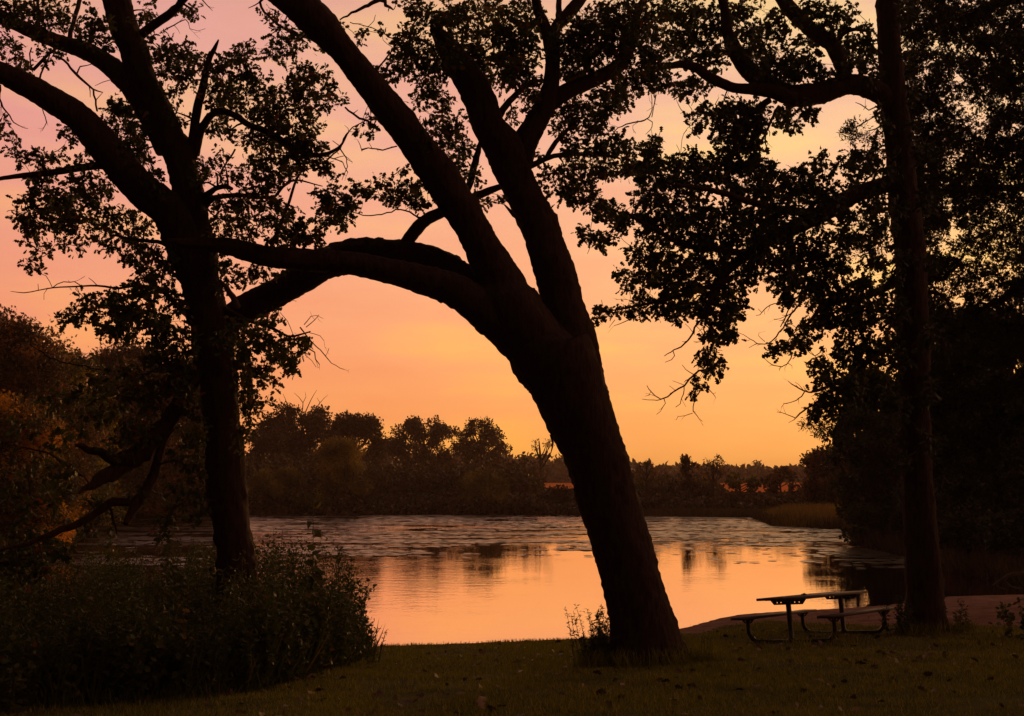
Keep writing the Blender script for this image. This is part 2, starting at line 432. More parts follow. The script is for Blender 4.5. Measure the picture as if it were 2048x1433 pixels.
l.new(mm('MULTIPLY', amp, 1.0, True), bp.inputs['Strength']); l.new(h, bp.inputs['Height']); l.new(bp.outputs[0], b.inputs['Normal'])
gl = n.new('ShaderNodeBsdfGlossy'); gl.inputs['Roughness'].default_value = .03; gl.inputs['Color'].default_value = (1.0, .83, .80, 1); l.new(bp.outputs[0], gl.inputs['Normal'])
mx = n.new('ShaderNodeMixShader'); mx.inputs[0].default_value = .82; l.new(b.outputs[0], mx.inputs[1]); l.new(gl.outputs[0], mx.inputs[2]); l.new(mx.outputs[0], n['Material Output'].inputs[0])
M_WATER = m
wv = [(-900, -40, 0), (900, -40, 0), (900, 700, 0), (-900, 700, 0)]
# water sheet hugs the basin: stays just above the bank's foot
wmb = MB()
wmb.add([(-260, 14, 0), (260, 14, 0), (260, 175, 0), (-260, 175, 0)], [(0, 1, 2, 3)])
tag(wmb.build('lake_water', M_WATER), 'still lake reflecting the orange dusk sky', kind='structure')

# floating mats of lily pads
m, n, l, b = newmat('lily_pad')
g = n.new('ShaderNodeNewGeometry'); r = ramp_node(n, [(0, (.025, .022, .010)), (.7, (.05, .035, .018)), (1, (.10, .05, .03))])
l.new(g.outputs['Random Per Island'], r.inputs[0]); l.new(r.outputs[0], b.inputs['Base Color']); b.inputs['Roughness'].default_value = .3; b.inputs['Specular IOR Level'].default_value = .5
M_PAD = m
pads = MB(); cnt = 0
tries = 0
PV = []; PL = []; 
k6 = np.arange(9); ang = k6 / 9 * 2 * np.pi * .94 + .2
while cnt < 26000 and tries < 400000:
    tries += 1
    x = random.uniform(-60, 42); y = random.uniform(40, 106)
    px = 1024 + x / y * F; py = HOR + EYE / y * F
    if px < 60 or px > 1960: continue
    if math.hypot(x, y) > far_r(x, y) - .6: continue
    edge = np.interp(px, [100, 500, 760, 900, 1100, 1180, 1300, 1480, 1600, 1720, 1850, 1960], [1110, 1120, 1108, 1092, 1083, 1092, 1078, 1080, 1090, 1115, 1135, 1150])
    nz_ = mn.noise(Vector((x * .09, y * .35, 3))) * .6 + mn.noise(Vector((x * .3, y * 1.2, 9))) * .4
    if py > edge + nz_ * 46 + (9 if random.random() < .08 else 0) * random.random() * 4: continue
    dens = .20 + nz_ * 2.4 + (.30 if px > 1280 else -.06)
    if px > 1280 and 1037 < py < 1044: dens -= .7
    if px < 700: dens -= .12
    if random.random() > dens: continue
    rad = random.uniform(.08, .22) * (1.0 + .006 * y)
    ry_ = random.uniform(.0, .05)
    c0, s0 = math.cos(tries), math.sin(tries)
    ca = np.cos(ang + tries) * rad; sa = np.sin(ang + tries) * rad
    zz = .012 + random.random() * .02 + ry_ * sa * random.choice((-1, 1)) 
    PV.append(np.stack([x + ca, y + sa, np.maximum(zz, .008)], 1)); cnt += 1
PV = np.concatenate(PV)
o = mesh_obj('lily_pads', PV, np.arange(len(PV)), [9] * cnt, M_PAD)
tag(o, 'mats of lily pads floating on the far half of the lake', kind='stuff')

# ------------------------------------------------------------------ trees traced limb by limb
def limb3d(pts, d0, d1, base_px=None):
    """pixel limb [(x, y, w)...] -> rows (x, y, z, r), depth running from d0 to d1"""
    p = np.array(pts, float); s = np.concatenate(([0], np.cumsum(np.hypot(np.diff(p[:, 0]), np.diff(p[:, 1])))))
    s /= s[-1]; out = []
    for (x, y, w), t in zip(p, s):
        d = d0 + (d1 - d0) * (t ** 1.3)
        q = P(x, y, d); out.append((*q, w / 2 * d / F * 1.02))
    return out
def from_edges(e, d):
    e = np.array(e, float); cxx = (e[:, 1] + e[:, 2]) / 2; sl = np.gradient(cxx, e[:, 0])
    w = (e[:, 2] - e[:, 1]) * np.cos(np.arctan(sl))
    return [(x, y, w_) for x, y, w_ in zip(cxx, e[:, 0], w)]

class Tree:
    def __init__(s, name, label, base, group=None, cat='tree'):
        s.root = thing(name, base, label, cat, group); s.nodes = []; s.twig = MB(); s.leaf = MB()
    def add_nodes(s, path): s.nodes.extend([tuple(q[:4]) for q in path[::3]])
    def trunk(s, rows, rough=.10, sides=40, step=.035, name='trunk', flare=None, seed=1, mat=None, nodes=True):
        p = smooth_path(rows, step); mb = MB(); tube(mb, p, sides, rough, flare, seed)
        mb.build(name, mat or M_BARK, s.root, True)
        if nodes: s.add_nodes(p[::4])
    def limb(s, pts, d0, d1, rough=.10, seed=2, name='limb', nodes=True):
        rows = limb3d(pts, d0, d1); big = max(q[2] for q in pts) > 20
        p = smooth_path(rows, .045 if big else .08); jig(p, .05 if big else .3)
        mb = MB(); tube(mb, p, 24 if big else 12, rough if big else .06, None, seed + len(s.nodes)); mb.build(name, M_BARK, s.root, True)
        if nodes: s.add_nodes(p)
    def twigs(s, pts, d0, d1=None, nodes=False):
        rows = limb3d(pts, d0, d1 if d1 is not None else d0); p = smooth_path(rows, .06)
        if len(p) > 4:
            p[1:, :3] += rng.normal(size=(len(p) - 1, 3)) * .006
        tube(s.twig, p, 5)
        for i in range(2, len(p)):                 # short side spurs with a bud or a second fork
            if rng.random() < .33 and p[i, 3] < .022:
                t_ = p[i, :3] - p[i - 1, :3]; t_ /= np.linalg.norm(t_) + 1e-9
                v_ = t_ + rng.normal(size=3) * .75; v_[1] *= .5; v_ /= np.linalg.norm(v_); ln = rng.uniform(.04, .15)
                q1 = p[i, :3] + v_ * ln * .6; q2 = q1 + (v_ + rng.normal(size=3) * .4) * ln * .5; r_ = max(p[i, 3] * .5, .0022)
                tube(s.twig, np.array([(*p[i, :3], r_), (*q1, r_ * .8), (*q2, r_ * .5)]), 4)
                if rng.random() < .4: tube(s.twig, np.array([(*q1, r_ * .7), (*(q1 + (v_ + rng.normal(size=3) * .8) * ln * .35), r_ * .4)]), 4)
        if nodes: s.add_nodes(p)
    def foliage(s, clumps, d, spread, size, tmpl, k=1.0, droop=.25, per=7, skip_hub=False, twig_r=.004, hubmax=260):
        """leafy sprays: every clump gets a fine branch from the nearest wood, twigs from its hub and leaves on the twigs"""
        conn = [np.array(q) for q in s.nodes]
        todo = []
        for c in clumps:
            x, y, rx, ry, de = c[:5]
            dd = d + (c[5] if len(c) > 5 else 0) + float(np.clip(rng.normal() * .5, -1, 1)) * spread
            todo.append([P(x, y, dd), rx / pxm(dd), ry / pxm(dd), de, rx * ry])
        arr = np.array([q[:3] for q in conn]) if conn else np.zeros((0, 3))
        rad = np.array([q[3] for q in conn]) if conn else np.zeros(0)
        left = list(range(len(todo)))
        # nearest first, so branches chain outwards
        while left:
            C = np.array([todo[i][0] for i in left])
            D = np.linalg.norm(C[:, None, :] - arr[None, :, :], axis=2)
            bi = np.unravel_index(np.argmin(D), D.shape); idx = left.pop(bi[0]); src = arr[bi[1]]; sr = rad[bi[1]]
            c, rx, ry, de, area = todo[idx]
            dist = D[bi]
            r0 = min(.018, max(.005, sr * .5)) * (1 if size < .2 else 2.2); r1 = max(r0 * .45, .004)
            mid = (src + c) / 2 + rng.normal(size=3) * dist * .10; mid[2] += dist * .06
            if dist > .05 and not skip_hub:
                pth = smooth_path([(*src, r0), (*mid, (r0 + r1) / 2), (*c, r1)], .09); jig(pth, .5); tube(s.twig, pth, 6)
                newn = pth[::2]
            else: newn = np.array([[*c, r1]])
            arr = np.vstack([arr, newn[:, :3], c[None]]); rad = np.concatenate([rad, newn[:, 3], [r1]])
            # twigs
            rz = (rx + ry) / 2 * 1.15
            la = size * size * .30
            nl = int(de * k * 2.2 * math.pi * rx * ry / la)
            nt_ = max(3, nl // per)
            u = rng.normal(size=(nt_, 3)); u /= np.linalg.norm(u, axis=1)[:, None]
            rad_ = rng.random(nt_) ** .45 * rng.choice([1.0, 1.0, 1.0, 1.35], nt_)
            tip = c + u * rad_[:, None] * np.array((rx, rz, ry)) * 1.05
            tip[:, 2] -= droop * .3 * (rx + ry) * rng.random(nt_)
            PP = []; DD = []
            for a in range(nt_):
                st = c + (tip[a] - c) * rng.uniform(.0, .35) + rng.normal(size=3) * .1 * rx
                v = tip[a] - st; ln = np.linalg.norm(v) + 1e-6
                md = (st + tip[a]) / 2 + rng.normal(size=3) * .12 * ln + np.array((0, 0, .08 * ln))
                if size < .2 and a % 3 != 0: tube(s.twig, np.array([(*st, twig_r), (*md, twig_r * .8), (*tip[a], twig_r * .5)]), 3)
                m_ = per
                ts = 1 - rng.random(m_) ** 1.6 * .62
                pos = np.where(ts[:, None] < .5, st + (md - st) * (ts[:, None] * 2), md + (tip[a] - md) * (ts[:, None] * 2 - 1))
                dr = v / ln + rng.normal(size=(m_, 3)) * .75; dr[:, 2] -= droop
                PP.append(pos + rng.normal(size=(m_, 3)) * size * .42); DD.append(dr)
            PP = np.concatenate(PP); DD = np.concatenate(DD)
            leaves(s.leaf, PP, DD, size * rng.uniform(.55, 1.35, len(PP)), tmpl)
    def roots(s, cx_, cy_, r0, spec):
        mb = MB()
        for ang_, ln, rr_ in spec:
            a_ = R(ang_); rows = []
            for t_, k_, up_ in ((.55, 1.0, .16), (.95, .8, .06), (1.25, .55, .0), (1.6, .3, -.035), (1.9, .15, -.07)):
                q = r0 * .6 + (t_ - .55) * ln; x_, y_ = cx_ + math.cos(a_ + t_ * .25) * q, cy_ + math.sin(a_ + t_ * .25) * q
                rows.append((x_, y_, nz(x_, y_) + up_ * rr_ * 5, rr_ * k_))
            tube(mb, smooth_path(rows, .05), 12, .12, None, ang_)
        mb.build('roots', M_BARK, s.root, True)
    def done(s, leafmat, crown='crown'):
        if s.twig.n: s.twig.build('branches', M_TWIG, s.root)
        if s.leaf.n: s.leaf.build(crown, leafmat, s.root)
        return s.root
def jig(p, a):
    n = len(p)
    if n < 4: return
    q = rng.normal(size=(n, 3)) * p[:, 3:4] * a * .35
    q[0] = 0; p[1:, :3] += q[1:]
def clumps(s):
    return [tuple(float(v) for v in q.split(',')) for q in s.split()]
def flare_fn(h, amt, lobes=5, ph=0.0):
    return lambda a, along: 1 + amt * np.exp(-along / h) * (1 + .45 * np.cos(lobes * a + ph) + .2 * np.cos(3 * a + 1))

# --- the big leaning oak in the middle
DC = 15.4
b0 = ground_hit(1294, 1324)
DC = float(b0[1])
T = Tree('leaning_oak', 'huge oak leaning left in the centre of the picture, forking into two thick stems', b0)
E = [(1340, 1226, 1374), (1318, 1222, 1372), (1290, 1222, 1362), (1260, 1222, 1354), (1230, 1219, 1343), (1200, 1212, 1334), (1150, 1201, 1319), (1100, 1185, 1307), (1050, 1170, 1291),
     (1000, 1154, 1278), (950, 1142, 1266), (900, 1121, 1250), (850, 1095, 1236), (800, 1070, 1222), (750, 1042, 1212), (700, 1014, 1186), (675, 1038, 1160), (655, 1068, 1135), (640, 1088, 1112)]
T.trunk(limb3d(from_edges(E, DC), DC, DC), flare=flare_fn(.22, .07, 5), seed=3)
T.roots(b0[0], b0[1], .48, [(200, .5, .10), (-20, .6, .12), (250, .45, .09), (290, .5, .11), (-50, .45, .09), (150, .4, .09)])
LS = [(800, 1100, 1200), (750, 1050, 1185), (700, 1008, 1160), (650, 957, 1118), (600, 942, 1078), (557, 952, 1046), (500, 926, 1010), (450, 901, 982), (400, 866, 954), (350, 833, 926), (300, 799, 882), (250, 763, 845), (200, 726, 803),
      (150, 688, 762), (100, 648, 722), (50, 592, 688), (0, 536, 641), (-60, 470, 580), (-130, 400, 500)]
T.trunk(limb3d(from_edges(LS, DC), DC, DC - .9), seed=5, name='limb', step=.04, sides=32)
RS = [(800, 1110, 1218), (740, 1092, 1206), (680, 1090, 1194), (622, 1086, 1171), (557, 1071, 1156), (500, 1053, 1135), (450, 1036, 1119), (400, 1014, 1092), (350, 990, 1068), (300, 964, 1054), (250, 941, 1014),
      (200, 925, 995), (150, 897, 968), (100, 868, 927), (75, 858, 905), (58, 854, 872)]
T.trunk(limb3d(from_edges(RS, DC), DC + .1, DC + .5), seed=8, name='limb', step=.04, sides=30)
# right-hand fork above the crotch
T.limb([(1035, 330, 60), (1050, 285, 52), (1076, 238, 46), (1094, 200, 40), (1104, 160, 32), (1106, 105, 30), (1110, 60, 24), (1135, 30, 26), (1160, 0, 24), (1185, -40, 22)], DC + .4, DC + 1.0)
T.limb([(1104, 110, 26), (1092, 60, 24), (1076, 20, 20), (1068, -20, 18)], DC + .8, DC + .6)
T.limb([(1108, 90, 16), (1117, 40, 14), (1118, -20, 10)], DC + .9, DC + 1.2)
T.limb([(1090, 215, 36), (1115, 195, 36), (1145, 178, 33), (1194, 157, 30), (1236, 133, 28), (1257, 101, 25), (1267, 70, 22), (1275, 25, 16), (1300, -20, 12)], DC + .6, DC + 1.4)
T.limb([(1050, 338, 14), (1075, 326, 12), (1100, 314, 10), (1138, 309, 9), (1208, 310, 7), (1240, 318, 4)], DC + .4, DC + 1.0)
T.limb([(1092, 318, 9), (1105, 295, 10), (1120, 275, 9), (1145, 251, 7), (1172, 228, 4)], DC + .5, DC + 1.0)
T.limb([(1000, 232, 14), (1012, 210, 14), (1034, 188, 12), (1050, 175, 10), (1072, 163, 8), (1095, 160, 4)], DC + .45, DC + .9)
# arching pair to the left
T.limb([(1075, 722, 50), (1012, 660, 78), (960, 612, 80), (925, 572, 80), (885, 542, 80), (830, 522, 76), (765, 514, 74), (705, 513, 68), (655, 526, 62), (612, 550, 60), (570, 577, 58), (528, 600, 58), (486, 622, 56), (440, 652, 48), (400, 690, 38)], DC + .05, DC + 1.2, .11)
T.limb([(1075, 722, 50), (1010, 655, 78), (952, 607, 72), (900, 577, 66), (850, 562, 58), (780, 543, 50), (700, 527, 47), (640, 522, 45), (590, 519, 44), (530, 513, 42), (470, 496, 37), (420, 489, 28), (370, 487, 20), (335, 482, 10)], DC - .15, DC - 1.3, .11)
T.limb([(806, 497, 26), (824, 470, 26), (850, 442, 24), (885, 424, 22), (930, 402, 18), (965, 388, 16), (1000, 374, 12), (1030, 366, 8)], DC + .35, DC + .9)
T.limb([(925, 400, 13), (940, 366, 14), (951, 325, 14), (958, 295, 10), (965, 270, 5)], DC + .8, DC + 1.1)
T.limb([(1040, 440, 9), (1028, 430, 9), (1018, 420, 6), (1009, 410, 3)], DC, DC - .2)
T.limb([(1102, 870, 6), (1106, 885, 4), (1102, 905, 2), (1085, 935, 1.5)], DC, DC - .3)
for w in ['834,492,5 850,498,5 862,505,4 869,512,2', '845,498,3 846,492,3 856,494,2', '680,40,3 760,0,10 772,12,8 786,21,3', '700,45,2 748,58,2 790,82,3 812,100,4', '735,55,1.5 748,42,1.5 751,30,1', '766,62,1.5 757,48,1',
          '690,215,4 712,232,5 735,243,5 760,262,6', '724,300,4 735,297,2.5 765,300,3 794,293,3', '724,303,2 720,290,1.5 715,280,1', '745,299,1.5 738,286,1', '780,358,1 800,342,1.5 812,334,2',
          '655,320,4 680,298,3 692,270,3 712,252,2.5 735,240,2', '680,298,3 692,318,2 694,334,2 684,360,1', '692,318,1.5 705,325,1', '640,450,2 690,425,2 745,432,2.5 800,420,3 845,437,4 882,426,4',
          '560,498,6 610,478,5 650,452,4 680,432,3 700,415,2', '1208,310,3 1230,262,2 1260,248,3 1290,240,3 1302,225,2 1303,190,1.5', '1294,238,2 1305,243,2 1300,262,1.5 1291,270,1', '1312,190,3 1308,215,2 1304,235,2', '541,-10,5 520,5,6 530,25,5 555,50,6 590,68,7 620,78,7',
          '1290,240,1.5 1265,252,1 1272,268,1']:
    T.twigs(clumps(w), DC - .1 if w[0] != '1' else DC + 1)
T.foliage(clumps('735,62,18,16,.35 690,52,18,14,.35 765,60,22,14,.3 718,80,10,14,.3 835,12,35,26,.7 870,35,45,32,.8 800,125,32,30,.9 772,140,26,22,.7 830,95,40,45,.95 880,120,50,50,.95 850,178,36,26,.85 880,190,30,18,.8 832,205,14,12,.7 905,40,45,40,.85 '
    '930,25,45,30,.8 945,100,48,48,1 1000,60,50,50,.95 985,20,40,30,.8 960,150,30,40,.9 1015,130,45,45,.95 1045,95,45,45,1 1060,35,40,40,.95 1040,150,40,40,.9 1050,205,30,24,.55 1075,185,30,24,.6 1020,235,18,18,.5 '
    '1140,85,48,55,1 1150,140,40,35,.9 1190,50,55,50,1 1190,110,50,45,.95 1240,40,55,50,1 1240,100,40,40,.9 1290,40,55,45,1 1300,100,50,45,.95 1300,150,45,30,.95 1330,160,28,18,.9 1260,165,45,30,.9 1225,185,45,25,.85 '
    '890,215,24,22,.7 905,250,32,32,.75 890,290,30,30,.75 870,255,24,24,.6 925,300,26,40,.75 915,345,24,20,.6 860,230,16,16,.5 945,345,18,30,.6 845,250,18,12,.4 '
    '1130,235,32,30,.85 1165,215,40,32,.9 1205,215,40,28,.85 1240,205,28,25,.7 1185,255,38,30,.8 1130,270,28,24,.6 1150,295,38,22,.7 1200,290,40,26,.85 1235,285,26,24,.8 1180,330,45,30,.9 1130,345,35,24,.75 1215,335,26,22,.85 1110,375,30,18,.7 '
    '1160,372,42,30,.95 1185,405,36,24,.95 1140,390,28,18,.85 1222,418,30,20,.9 1255,340,26,18,.9 1085,310,20,15,.3 1090,355,20,20,.5 970,400,26,14,.6 1000,392,18,10,.5 955,405,14,16,.5'), DC + .7, 1.0, .084, OAK, 1.35)
T.foliage(clumps('655,385,30,24,.85 675,415,34,28,.95 650,440,34,18,.85 700,405,24,22,.8 625,470,26,20,.55 590,480,34,20,.8 735,380,28,20,.7 765,372,22,18,.7 790,390,26,20,.8 815,375,24,22,.75 820,402,30,18,.8 850,398,20,16,.7 842,360,22,20,.6 '
    '880,330,20,20,.5 762,395,18,12,.5 735,240,16,14,.5 720,255,10,10,.4 745,265,10,12,.5 800,340,10,10,.3 858,290,18,16,.4 850,262,14,12,.3 815,60,20,18,.5 560,60,24,26,.5 545,100,18,34,.55 575,95,22,24,.6 600,80,22,18,.5 620,95,16,14,.4 596,65,18,14,.4 532,35,14,22,.4'), DC - .3, .6, .088, OAK, 1.6)
T.done(M_LEAF)

# --- oak on the left
b1 = ground_hit(475, 1352); DL = float(b1[1])
T = Tree('left_oak', 'dark oak behind the tall weeds on the left, three heavy limbs reaching up left', b1)
E = [(1375, 428, 528), (1352, 434, 522), (1300, 438, 518), (1200, 437, 515), (1150, 434, 513), (1100, 433, 506), (1050, 427, 499), (1000, 417, 494), (950, 413, 490), (900, 412, 487), (850, 408, 479), (800, 403, 476), (750, 400, 473),
     (700, 385, 467), (650, 382, 458), (600, 370, 449), (557, 363, 438), (500, 352, 433), (450, 340, 420), (400, 346, 412), (350, 337, 398), (300, 321, 389), (275, 311, 372), (250, 302, 360), (200, 280, 338), (150, 250, 311),
     (100, 237, 297), (50, 216, 275), (0, 204, 263), (-60, 190, 245), (-140, 170, 215)]
T.trunk(limb3d(from_edges(E, DL), DL, DL), flare=flare_fn(.3, .12, 4, 1), seed=11, sides=36)
T.limb([(392, 560, 62), (372, 500, 74), (338, 425, 72), (290, 385, 70), (245, 335, 66), (200, 282, 62), (160, 238, 56), (110, 203, 54), (60, 175, 50), (0, 145, 43), (-50, 128, 40), (-120, 100, 34)], DL - .1, DL - 1.2)
T.limb([(330, 300, 40), (305, 235, 50), (268, 178, 48), (222, 134, 42), (174, 103, 36), (122, 86, 31), (60, 62, 28), (0, 32, 27), (-60, 5, 22)], DL, DL + 1.1)
T.limb([(240, 338, 26), (205, 331, 17), (150, 338, 14), (100, 346, 13), (35, 353, 10), (0, 358, 8), (-40, 366, 5)], DL - .3, DL - .9)
T.limb([(384, 320, 24), (386, 275, 18), (395, 216, 18), (406, 174, 16), (417, 122, 12), (429, 98, 9), (437, 80, 3)], DL, DL - .5)
T.limb([(388, 310, 24), (398, 272, 17), (408, 251, 16), (422, 231, 14), (443, 223, 14), (471, 232, 13), (499, 251, 13), (530, 262, 14), (558, 279, 14), (593, 300, 12), (621, 310, 10), (652, 308, 7), (680, 293, 5), (694, 269, 3.5), (701, 260, 2)], DL, DL - .8)
T.limb([(280, 72, 20), (304, 52, 18), (331, 35, 18), (356, 14, 16), (375, -10, 14)], DL, DL - .4)
T.limb([(408, 395, 16), (422, 384, 12), (436, 376, 10), (450, 374, 10), (464, 378, 7)], DL, DL - .4)
T.limb([(410, 412, 16), (428, 397, 12), (471, 391, 9), (523, 396, 7), (552, 392, 6), (565, 374, 6), (593, 361, 4), (645, 373, 2)], DL, DL - .9)
T.limb([(541, 500, 8), (555, 461, 7), (576, 412, 6), (593, 359, 5), (610, 335, 3)], DL - .9, DL - .8)
T.limb([(140, 75, 10), (143, 55, 9), (150, 35, 9), (160, -5, 9)], DL + .7, DL + .9)
T.limb([(78, 60, 7), (77, 30, 6), (75, -5, 6)], DL + .9, DL + 1.0)
T.limb([(408, 722, 40), (394, 748, 32), (370, 782, 29), (352, 822, 32), (330, 852, 30), (302, 876, 38), (283, 905, 36), (255, 922, 40), (228, 946, 32), (205, 955, 27), (188, 970, 18), (166, 978, 9), (158, 988, 4)], DL - .1, DL - 1.4, .3)
T.limb([(268, 918, 26), (240, 922, 22), (215, 914, 20), (198, 903, 16), (178, 902, 14), (165, 892, 12), (152, 891, 7)], DL - 1.0, DL - 1.3)
T.limb([(345, 850, 18), (326, 884, 15), (311, 938, 19), (295, 976, 21), (276, 1003, 22), (262, 1027, 17), (251, 1048, 12)], DL - .4, DL - 1.1)
T.limb([(284, 992, 20), (262, 1006, 17), (230, 1003, 18), (192, 1026, 16), (153, 1049, 14), (107, 1066, 13), (58, 1087, 10), (0, 1099, 6), (-40, 1110, 4)], DL - .9, DL - 1.7)
T.limb([(385, 650, 17), (377, 631, 15), (349, 607, 11), (325, 583, 7), (279, 571, 6), (237, 577, 5), (195, 572, 4), (140, 574, 3), (105, 576, 2.5), (77, 581, 2), (48, 586, 2), (21, 583, 1)], DL, DL - .9)
T.limb([(455, 640, 20), (470, 672, 18), (488, 700, 15), (496, 730, 14), (499, 781, 12), (496, 815, 6)], DL, DL - .3)
T.limb([(448, 620, 16), (490, 640, 9), (520, 648, 8), (548, 658, 6), (576, 673, 5), (600, 670, 4), (621, 663, 2.5)], DL, DL - .5)
T.limb([(355, 520, 12), (345, 500, 10), (325, 487, 9), (300, 483, 8), (260, 478, 6), (225, 470, 4)], DL, DL - .5)
for w in ['66,141,7 75,130,7 87,119,7 98,108,6 112,96,6', '66,141,3 58,120,3 62,95,3', '105,112,5 118,114,5 129,122,5 140,136,5 153,150,6 170,165,5 185,178,4 206,185,2', '153,150,4 156,140,3 160,134,3 172,130,2 185,127,2', '187,181,4 191,200,4 194,223,4',
          '68,150,4 72,180,2.5 79,206,2 88,226,2 94,244,2 88,254,1.5 82,262,1', '0,170,5 2,205,4 18,232,3 35,251,2 56,256,1', '190,172,1 205,165,1.5 222,160,1.5', '105,576,2 115,568,2 129,565,2 150,565,2 164,574,2', '77,581,1.5 76,568,1',
          '96,576,1.5 88,588,1 88,600,1', '195,572,2 185,562,1.5 177,556,1', '8,888,2 50,896,3 96,907,4 127,926,5 150,945,5 169,953,5', '0,1049,4 30,1047,3 50,1043,3', '576,673,3 607,691,3 628,706,2.5 632,718,2 639,729,1.5', '607,691,2 612,712,1.5 624,722,1 630,734,1',
          '600,655,3 618,677,2.5 639,701,2 652,713,2 663,726,1.5 691,741,1.2', '612,655,2 630,640,1.5 638,630,1', '608,650,2 622,634,1.5 632,632,1 648,638,.8', '615,665,1.5 640,672,1.2 648,682,1', '560,606,2 575,600,1.2 593,603,1', '470,395,2 440,360,3 450,330,4 470,300,4',
          '394,145,3 402,152,3 415,118,3', '428,100,4 434,112,3', '652,310,3 668,318,2.5 686,325,2 694,345,2', '668,318,2 690,312,1.5 700,320,1', '680,293,2 665,282,1.5', '330,60,3 372,40,2 380,58,1.5 395,62,1 410,58,.8', '400,-5,3 415,12,2 425,22,1',
          '130,290,2 100,310,2 75,325,2', '440,560,5 460,585,12 475,615,14', '150,830,3 210,790,3 300,745,4 385,700,5', '60,690,2 110,720,3 200,740,3', '60,990,4 58,960,3 52,930,2', '215,1000,6 228,1045,5 234,1070,3', '380,1000,3 350,1015,3 330,1040,4 325,1060,3']:
    T.twigs(clumps(w), DL - .7)
A = ('30,15,45,28,.8 85,20,40,26,.7 15,70,24,22,.6 95,48,40,22,.6 135,25,26,24,.55 150,60,22,22,.4 195,45,30,30,.8 185,75,30,20,.8 215,90,14,22,.6 20,100,26,16,.6 40,125,30,16,.7 35,140,20,12,.6 100,110,26,18,.5 130,105,14,18,.35 '
     '8,240,14,22,.4 18,270,20,16,.45 35,290,24,18,.45 45,315,26,18,.6 80,325,32,22,.75 110,310,22,18,.6 60,345,30,12,.6 125,262,22,16,.6 145,275,18,14,.5 85,85,20,16,.3 '
     '235,215,26,26,.9 212,225,16,16,.8 255,240,30,34,.95 262,285,26,34,.95 232,270,20,24,.6 285,300,24,36,.9 278,262,20,30,.8 305,350,22,30,.85 320,380,16,22,.7 180,300,20,18,.4 160,325,22,18,.5 170,360,30,26,.8 210,370,22,24,.7 '
     '85,375,36,24,.8 60,400,26,22,.85 110,400,40,30,.8 50,430,24,26,.85 85,445,34,30,.75 58,470,20,24,.8 125,440,36,32,.85 150,400,36,32,.85 190,405,34,32,.75 165,450,36,30,.75 215,445,32,30,.7 245,430,22,22,.7 255,470,30,26,.8 285,450,24,20,.6 '
     '85,500,26,18,.6 60,525,20,18,.75 75,545,16,10,.6 110,490,20,12,.5 150,492,26,14,.5 200,485,26,16,.45 230,490,24,18,.6 275,495,26,20,.85 300,505,24,22,.8 255,520,14,14,.5 '
     '290,20,22,22,.7 280,45,14,14,.5 385,20,20,16,.7 365,25,16,12,.5 300,85,20,20,.6 320,100,22,20,.75 335,75,16,10,.5 315,125,18,22,.7 345,115,28,24,.85 375,105,30,18,.75 400,112,24,16,.6 330,150,22,22,.75 365,145,28,26,.8 350,185,24,22,.55 385,165,18,22,.5 352,225,18,20,.5 370,245,16,14,.4 '
     '440,145,22,24,.85 460,120,26,18,.8 485,110,26,18,.85 498,88,14,12,.7 425,185,24,26,.85 455,180,32,30,.95 490,150,28,26,.8 500,190,34,28,.7 465,215,34,20,.7 430,215,22,14,.6 430,250,26,20,.85 455,265,20,12,.7 520,160,24,20,.6 540,190,30,24,.7 530,225,34,26,.9 565,215,32,26,.9 '
     '575,170,24,20,.6 600,140,26,22,.7 615,165,26,22,.75 590,190,26,22,.75 635,150,24,20,.7 655,175,24,20,.7 620,200,32,20,.75 650,205,28,16,.7 680,195,18,14,.5 600,225,26,18,.7 555,250,28,16,.9 500,275,30,22,.85 540,290,32,28,.95 580,255,30,20,.9 590,280,30,24,.95 620,250,26,20,.8 625,285,28,22,.9 '
     '605,315,32,24,.95 640,320,28,22,.9 655,335,18,16,.8 575,320,26,26,.9 520,320,28,28,.6 500,345,24,28,.6 540,350,28,26,.75 580,350,26,22,.6 520,375,36,22,.85 410,330,20,26,.7 405,365,18,22,.6 430,345,22,22,.6 440,310,20,14,.4 460,350,16,20,.5 480,385,28,14,.5 '
     '450,410,26,18,.85 490,410,36,18,.9 530,415,32,18,.85 565,405,26,20,.6 440,440,26,22,.75 480,440,34,20,.6 520,445,34,22,.7 560,440,30,22,.75 590,450,26,20,.8 440,465,24,14,.7 490,470,36,14,.8 545,475,30,16,.8 600,470,24,14,.6 '
     '440,525,20,18,.7 460,545,20,16,.6 500,540,34,14,.6 535,545,28,12,.6 470,565,20,12,.6 445,570,12,20,.6 495,560,24,14,.5')
T.foliage(clumps(A), DL - .4, .9, .078, OAK, 1.45)
